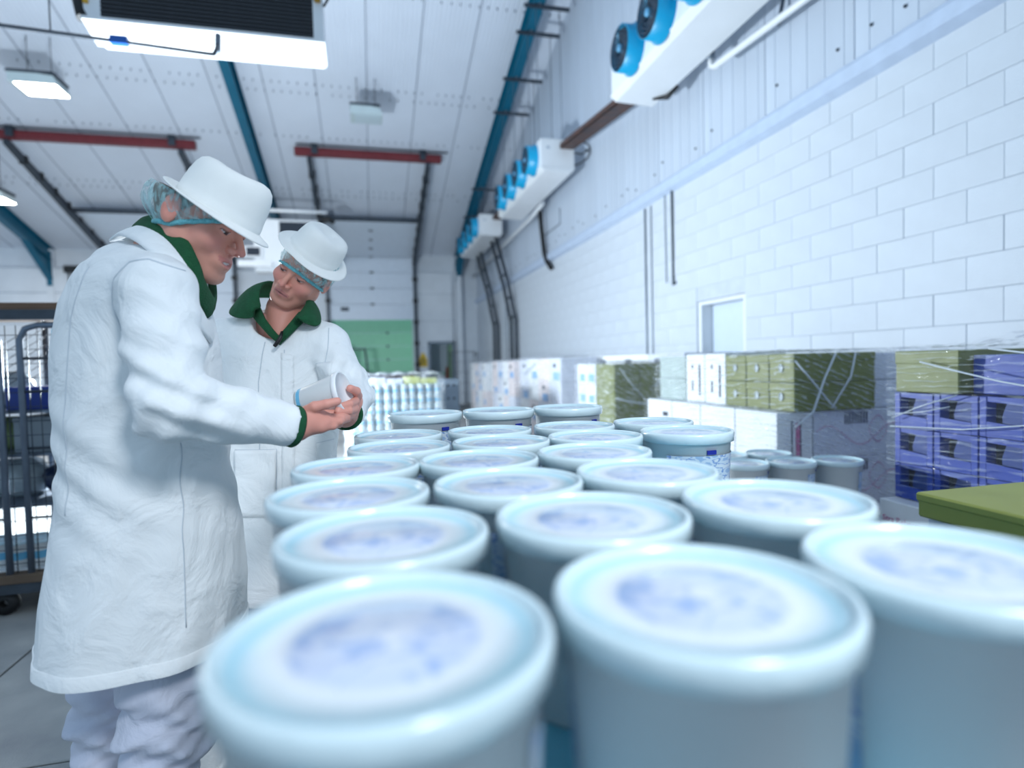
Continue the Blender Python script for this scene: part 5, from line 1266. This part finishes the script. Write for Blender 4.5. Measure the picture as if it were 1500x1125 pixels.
# --- the tub both men hold
TUB = {}
TUB['base'] = pt3(-0.1644, 1.5095, 1.2444); TUB['rim'] = pt3(-0.0581, 1.4743, 1.2704)
TUB['axis'] = (TUB['rim'] - TUB['base']) / np.linalg.norm(TUB['rim'] - TUB['base'])
def held_tub():
    L = np.linalg.norm(TUB['rim'] - TUB['base'])
    q = Vector(TUB['axis']).to_track_quat('Z', 'Y'); T = Matrix.Translation(Vector(TUB['base'])) @ q.to_matrix().to_4x4()
    e = bpy.data.objects.new('small_tub', None); C.objects.link(e); e.matrix_world = T; tag(e, 'small white tub held between the two men', 'tub'); e.empty_display_size = .05
    MB().lathe([(0, .003), (.030, .003), (.0325, 0), (.034, .004), (.0485, L - .012)], 36).build('body', M_tubw, e)
    MB().lathe([(.0485, L - .014), (.0515, L - .012), (.052, L - .002), (.050, L), (.0475, L - .001), (.0465, L - .005), (0, L - .005)], 36).build('lid', M_whitemetal, e)
    MB().lathe([(.0346, .006), (.0362, .020)], 36).build('blue_foot_band', M_band, e)
    m = MB(); n = 16; vs = []; LA = -.2
    for k in range(n + 1):
        a = LA + 1.5 * k / n
        for z in (L * .45, L * .88): r = .034 + .0148 * z / L + .0007; vs.append((r * math.cos(a), r * math.sin(a), z))
    m.add(vs, [(2 * k, 2 * k + 2, 2 * k + 3, 2 * k + 1) for k in range(n)], 0, True); m.build('label', M_label, e)
    return e
held_tub()
man_left()

# ================================================================== man on the right (facing us, head tilted)
f2 = np.array((-.32, -.947, 0)); r2 = np.array((f2[1], -f2[0], 0))
def man_right():
    LV = []
    for *c, ar, af in [(-0.2998, 2.0979, 1.5086, 0.1, 0.07), (-0.3008, 2.0971, 1.479, 0.155, 0.085), (-0.2977, 2.0949, 1.4402, 0.19, 0.1), (-0.2953, 2.092, 1.3763, 0.205, 0.12), (-0.2998, 2.088, 1.2397, 0.205, 0.13), (-0.3102, 2.0838, 1.0577, 0.205, 0.135), (-0.3221, 2.0784, 0.8301, 0.225, 0.15), (-0.3341, 2.0728, 0.598, 0.245, 0.165)]:
        LV.append((c[2], c[0], c[1], af, ar))
    sh = pt3(-0.1284, 2.0215, 1.4051); el = pt3(-0.0504, 1.8936, 1.2441); wr = pt3(-0.0638, 1.6586, 1.2033)
    hp2 = pt3(-0.2453, 2.0769, 1.5789)
    shR = pt3(-0.4710, 2.1574, 1.4342); elR = pt3(-0.5062, 2.1778, 1.1965); wrR = pt3(-0.4628, 2.1084, 0.9950)
    def fold(a, z):
        t = np.clip((1.1 - z) / .5, 0, 1); b = np.clip((z - .95) / .3, 0, 1) * np.clip((1.5 - z) / .2, 0, 1)
        return 1 +   .030 * t * np.sin(5 * a + .4 + 2 * z) + .01 * t * np.sin(9 * a + 3 * z) + .012 * b * np.sin(6 * a + 11 * z)
    def coat(p):
        d = loft(p, LV, f2, r2, fold, .04)
        d = d + .003 * np.sin(45 * (p[:, 2] + .6 * p[:, 0]) + 3 * np.sin(9 * p[:, 2] + 8 * p[:, 0])) * np.exp(-((p[:, 2] - 1.15) / .2) ** 2)
        nb = np.array((LV[0][1], LV[0][2] + .02, LV[0][0] - .06))
        d = smin(d, chain(p, [shR, nb, sh], [.062, .072, .062], .03), .05)
        w = .003 * np.sin(p[:, 2] * 90 + p[:, 0] * 60) + .002 * np.sin(p[:, 2] * 55 - p[:, 0] * 110)
        e1 = np.exp(-(np.linalg.norm(p - el, axis=1) / .11) ** 2)
        arm = smin(chain(p, [sh, el], [.068, .06], .02), chain(p, [el, wr], [.06, .046], .02), .025) + w * (.6 + 1.4 * e1) + .004 * e1 * np.sin((p @ np.array((1., .5, -.6))) * 140)
        arm = smax(arm, (p - wr) @ ((wr - el) / np.linalg.norm(wr - el)), .004)
        d = smin(d, arm, .02)
        d = smax(d, -chain(p, [hp2, pt3(-0.2912, 2.0332, 1.4855), pt3(-0.2652, 1.9219, 1.4310)], [.07, .062, .012], .02), .012)
        return smin(d, chain(p, [shR, elR, wrR], [.066, .058, .05], .02), .025)
    lo, hi = bounds([(q[1] - .27, q[2] - .2, q[0]) for q in LV] + [(q[1] + .27, q[2] + .2, q[0] + .06) for q in LV] + [wr, el], .07)
    V, Q = sn(coat, lo, hi, .0065); V = relax(V, Q, 1)
    parts = []
    HF = CAMD(np.array((-.20, -.30, .95))); HU = CAMD(np.array((.56, .81, 0.)))
    hp = pt3(-0.1915, 2.0354, 1.6452); s = 1.0
    R0 = np.cross(HF / np.linalg.norm(HF), HU); base = np.array((LV[1][1], LV[1][2], LV[1][0] - .02))
    # neck runs from the tilted head to the collar
    PL = (-.006, .072, math.radians(-4)); fs = head_sdf(0., (0, -.03, -.07), PL)
    hv, hq = sn(fs, (-.1, -.14, -.155), (.1, .14, .125), .0026)
    hc = head_col(hv, 0., lin(92, 72, 62), lin(70, 48, 42))
    hv = place(hv, HF, HU, hp, s); parts.append((hv, hq, hc))
    n0 = hp + place(np.array([[0, -.02, -.055]]), HF, HU, (0, 0, 0))[0]; n1 = base
    fn = lambda p: smin(chain(p, [n0, n0 * .45 + n1 * .55, n1 - np.array((0, 0, .08))], [.052, .054, .075], .03), cone(p, n0 * .4 + n1 * .6, pt3(-0.2820, 2.0293, 1.4411), .05, .03), .03)
    a, b = bounds([n0, n1 - np.array((0, 0, .1))], .1); v_, q_ = sn(fn, a, b, .005); parts.append((v_, q_, np.tile(lin(212, 146, 128), (len(v_), 1))))
    fw = (wr - el) / np.linalg.norm(wr - el)
    w0 = wr - fw * .05; w1 = wr + fw * .02
    pc = pt3(-0.0429, 1.5825, 1.2333)
    palm = [(w0, w1, .026, .026), (w1, pc, .025, .022), (w1, pt3(-0.0378, 1.5970, 1.2430), .022, .018), (w1, pt3(-0.0522, 1.5840, 1.2139), .022, .016)]
    fingers = [([pt3(-0.0416, 1.6029, 1.2356), pt3(-0.0296, 1.5492, 1.2558), pt3(-0.0318, 1.5142, 1.2695), pt3(-0.0457, 1.4921, 1.2776)], [.014, .0115, .0105, .0095]),
               ([pt3(-0.0391, 1.5714, 1.2373), pt3(-0.0361, 1.5194, 1.2438), pt3(-0.0477, 1.4655, 1.2407), pt3(-0.0706, 1.4452, 1.2365)], [.0125, .0105, .0095, .0085]),
               ([pt3(-0.0410, 1.5611, 1.2257), pt3(-0.0381, 1.5089, 1.2257), pt3(-0.0497, 1.4602, 1.2247), pt3(-0.0739, 1.4404, 1.2256)], [.0125, .0105, .0095, .0085]),
               ([pt3(-0.0464, 1.5621, 1.2153), pt3(-0.0451, 1.5102, 1.2123), pt3(-0.0569, 1.4718, 1.2109), pt3(-0.0763, 1.4509, 1.2152)], [.012, .010, .009, .008]),
               ([pt3(-0.0536, 1.5687, 1.2081), pt3(-0.0542, 1.5274, 1.2011), pt3(-0.0647, 1.4990, 1.1989), pt3(-0.0783, 1.4818, 1.2028)], [.0105, .0088, .008, .007])]
    a, b = bounds([q for pts, _ in fingers for q in pts] + [w0], .035); v2, q2 = sn(hand_sdf(palm, fingers), a, b, .0018); v2 = relax(v2, q2, 1)
    parts.append((v2, q2, hand_col(v2, [(fingers[0][0][-1], .007), (fingers[1][0][-1], .006)])))
    legs = [[pt3(-0.4231, 2.1065, 0.6469), pt3(-0.4344, 2.0890, 0.3772), pt3(-0.4478, 2.0822, 0.1041)], [pt3(-0.2229, 2.0576, 0.6417), pt3(-0.2263, 2.0382, 0.3719), pt3(-0.2308, 2.0293, 0.0985)]]
    def trunk(p):
        d = loft(p, [(q[0], q[1], q[2], max(.05, q[3] - .05), max(.06, q[4] - .06)) for q in LV if q[0] > .8], f2, r2)
        d = smin(d, chain(p, [sh, el, w0], [.045, .04, .027], .02), .02); d = smin(d, cone(p, n1, n1 - np.array((0, 0, .2)), .06, .08), .03)
        for L in legs: d = smin(d, chain(p, L, [.075, .06, .045], .02), .03)
        return d
    a, b = bounds([q for L in legs for q in L] + [sh, el, shR, n1], .12); a[2] = .05
    v3, q3 = sn(trunk, a, b, .014); parts.append((v3, q3, np.tile(lin(208, 152, 140), (len(v3), 1))))
    pr = join_body('person', parts, 'man facing us in white coat with green collar, head tilted over the tub')
    co = put('coat', mesh_np('coat', V, Q, M_coat), pr)
    N_ = tuple(-cf); 
    patch(co, 'front_placket', co, M_coat, Vector(tuple(pt3(-0.2387, 1.9132, 1.3717))) - Vector(tuple(pt3(-0.2750, 1.9224, 1.3810))), Vector(tuple(pt3(-0.2816, 1.8983, 0.6822))) - Vector(tuple(pt3(-0.2750, 1.9224, 1.3810))), N_, 4, 40, tuple(pt3(-0.2750, 1.9224, 1.3810)), .002, .003)
    patch(co, 'breast_pocket', co, M_coat, Vector(tuple(pt3(-0.1133, 1.8819, 1.3476))) - Vector(tuple(pt3(-0.1725, 1.8961, 1.3428))), Vector(tuple(pt3(-0.1752, 1.8937, 1.2613))) - Vector(tuple(pt3(-0.1725, 1.8961, 1.3428))), N_, 8, 8, tuple(pt3(-0.1725, 1.8961, 1.3428)), .002, .003)
    patch(co, 'hip_pocket', co, M_coat, Vector(tuple(pt3(-0.2930, 1.9157, 1.0801))) - Vector(tuple(pt3(-0.4253, 1.9479, 1.0793))), Vector(tuple(pt3(-0.4320, 1.9420, 0.8744))) - Vector(tuple(pt3(-0.4253, 1.9479, 1.0793))), N_, 14, 14, tuple(pt3(-0.4253, 1.9479, 1.0793)), .0025, .0035)
    patch(co, 'hip_pocket', co, M_coat, Vector(tuple(pt3(-0.1092, 1.8718, 1.1005))) - Vector(tuple(pt3(-0.1869, 1.8903, 1.0899))), Vector(tuple(pt3(-0.1935, 1.8845, 0.8892))) - Vector(tuple(pt3(-0.1869, 1.8903, 1.0899))), N_, 10, 14, tuple(pt3(-0.1869, 1.8903, 1.0899)), .0025, .0035)
    seam(co, 'shoulder_seam', co, M_seam, [tuple(pt3(-0.1382, 1.8920, 1.4570)), tuple(pt3(-0.1323, 1.8880, 1.3899)), tuple(pt3(-0.1428, 1.8879, 1.3169))], N_)
    for q in ([pt3(-0.2666, 1.9207, 1.3892), pt3(-0.2564, 1.9114, 1.2047), pt3(-0.2510, 1.9024, 0.9953), pt3(-0.2572, 1.8924, 0.6816)], [pt3(-0.1752, 1.8937, 1.2613), pt3(-0.1725, 1.8961, 1.3428), pt3(-0.1133, 1.8819, 1.3476)], [pt3(-0.4253, 1.9479, 1.0793), pt3(-0.2930, 1.9157, 1.0801), pt3(-0.2954, 1.9090, 0.8814)], [pt3(-0.1869, 1.8903, 1.0899), pt3(-0.1092, 1.8718, 1.1005)], [pt3(-0.3268, 1.9363, 1.4158), pt3(-0.3431, 1.9356, 1.2907), pt3(-0.3404, 1.9288, 1.1232), pt3(-0.3486, 1.9262, 0.9978)]): seam(co, 'stitch_line', co, M_seam, q, N_, .0016)
    # fleece: V-neck front and fold-down collar wings
    def wing(side, pts_in, pts_out, name):
        mb = MB(); n = len(pts_in); s_ = 6
        from_in = [np.array(q) for q in pts_in]; to = [np.array(q) for q in pts_out]
        for j in range(s_ + 1):
            t = j / s_
            for a_, b_ in zip(from_in, to): q = a_ + (b_ - a_) * t - cf * .018 * math.sin(math.pi * min(1, t * 1.1)) + np.array((0, 0, .010 * math.sin(math.pi * t))); mb.v.append(tuple(q))
        for j in range(s_):
            for k in range(n - 1): mb.f.append((j * n + k, j * n + k + 1, (j + 1) * n + k + 1, (j + 1) * n + k)); mb.m.append(0); mb.smooth.append(True)
        o = mb.build(name, M_fleece, pr); md = o.modifiers.new('b', 'SUBSURF'); md.levels = 2; md.render_levels = 2; md = o.modifiers.new('s', 'SOLIDIFY'); md.thickness = .010; md.offset = 0; return o
    wing(-1, [pt3(-0.2559, 2.1525, 1.6020), pt3(-0.2978, 2.1428, 1.6237), pt3(-0.3254, 2.0980, 1.6218), pt3(-0.3330, 2.0471, 1.5882), pt3(-0.3331, 2.0148, 1.5495), pt3(-0.3258, 2.0018, 1.5222)], [pt3(-0.2715, 2.1963, 1.5693), pt3(-0.3483, 2.2054, 1.5892), pt3(-0.4241, 2.1611, 1.5653), pt3(-0.4430, 2.0709, 1.5071), pt3(-0.3889, 2.0108, 1.4910), pt3(-0.3471, 1.9904, 1.4912)], 'fleece_collar')
    wing(1, [pt3(-0.2559, 2.1525, 1.6020), pt3(-0.2076, 2.1091, 1.5829), pt3(-0.1845, 2.0408, 1.5569), pt3(-0.1891, 1.9892, 1.5250), pt3(-0.2078, 1.9618, 1.4967), pt3(-0.2202, 1.9592, 1.4837)], [pt3(-0.2528, 2.1918, 1.5736), pt3(-0.1851, 2.1441, 1.5637), pt3(-0.1583, 2.0745, 1.5288), pt3(-0.1453, 1.9976, 1.4817), pt3(-0.1493, 1.9564, 1.4571), pt3(-0.1909, 1.9464, 1.4697)], 'fleece_collar')
    m = MB(); inner = [pt3(-0.3362, 2.0306, 1.5381), pt3(-0.3151, 2.0032, 1.4921), pt3(-0.2886, 1.9800, 1.4557), pt3(-0.2693, 1.9662, 1.4333), pt3(-0.2510, 1.9708, 1.4548), pt3(-0.2305, 1.9771, 1.4808), pt3(-0.2115, 1.9992, 1.5086)]; outer = [pt3(-0.3638, 2.0312, 1.5120), pt3(-0.3358, 2.0024, 1.4749), pt3(-0.3005, 1.9738, 1.4341), pt3(-0.2692, 1.9579, 1.4052), pt3(-0.2385, 1.9618, 1.4348), pt3(-0.2100, 1.9715, 1.4652), pt3(-0.1860, 1.9872, 1.4900)]
    n = len(inner)
    for row_ in (inner, outer): m.v += [tuple(q) for q in row_]
    for k in range(n - 1): m.f.append((k, k + 1, n + k + 1, n + k)); m.m.append(0); m.smooth.append(True)
    o = m.build('fleece_neckline', M_fleece, pr); md = o.modifiers.new('s', 'SOLIDIFY'); md.thickness = .012; md.offset = 0
    MB().tube([pt3(-0.2596, 1.9571, 1.4455), pt3(-0.2624, 1.9437, 1.4278), pt3(-0.2709, 1.9432, 1.4131), pt3(-0.2819, 1.9475, 1.4008)], [.004, .006, .007, .006], 8).build('zip_pull', M_rubber, pr)
    m = MB(); a0 = Vector(fw).orthogonal().normalized(); b0 = Vector(fw).cross(a0); prof = [(.038, -.02), (.0445, -.003), (.046, .006), (.042, .011), (.034, .006)]; n = 28
    for (r_, t_) in prof:
        for k in range(n): th = 2 * math.pi * k / n; m.v.append(tuple(Vector(wr) + Vector(fw) * t_ + (a0 * math.cos(th) + b0 * math.sin(th)) * r_))
    for j in range(len(prof) - 1):
        for k in range(n): m.f.append((j * n + k, j * n + (k + 1) % n, (j + 1) * n + (k + 1) % n, (j + 1) * n + k)); m.m.append(0); m.smooth.append(True)
    m.build('fleece_cuff', M_fleece, pr)
    hairnet(pr, HF, HU, hp, s, back=-.03, front=.026, side=-.024, puff=.05, plane=PL)
    a = math.radians(4); HFn = np.array(HF) / np.linalg.norm(HF); HUn = HU - HFn * (HU @ HFn); HUn /= np.linalg.norm(HUn)
    hpos = hp + place(np.array([[0, -.006, .069]]), HF, HU, (0, 0, 0), s)[0]
    Fh = HFn * math.cos(a) + HUn * math.sin(a); Uh = HUn * math.cos(a) - HFn * math.sin(a); Uh = Uh * math.cos(.16) - np.cross(HFn, HUn) * math.sin(.16)
    o = xform(hat_mesh(ba=.037, bb=.036, H=.080, up_back=.014, front=-.004), Fh, Uh, hpos, s).build('hat', M_hat, pr); md = o.modifiers.new('s', 'SOLIDIFY'); md.thickness = .0025; md.offset = 1
    for L in legs:
        def tr(p, L=L): return smax(chain(p, L, [.105, .085, .07], .03) + .004 * np.sin(p[:, 2] * 60 + p[:, 0] * 30), .22 - p[:, 2], .01)
        a_, b_ = bounds(L, .13); tv, tq = sn(tr, a_, b_, .01); put('trouser_leg', mesh_np('trouser_leg', tv, tq, M_trous), pr)
        ft = np.array(L[2]); ft[2] = 0
        def bt(p, ft=ft):
            d = chain(p, [ft + np.array((0, 0, .3)), ft + np.array((0, 0, .11)), ft + np.array((0, 0, .06))], [.058, .05, .048], .02); d = smin(d, cone(p, ft + np.array((0, 0, .05)), ft + f2 * .15 + np.array((0, 0, .042)), .045, .04), .02)
            return smax(d, .004 - p[:, 2], .004)
        a_, b_ = bounds([ft + np.array((0, 0, .32)), ft + f2 * .16, ft], .08); bv_, bq = sn(bt, a_, b_, .01); put('boot', mesh_np('boot', bv_, bq, M_boot), pr)
    return pr
man_right()
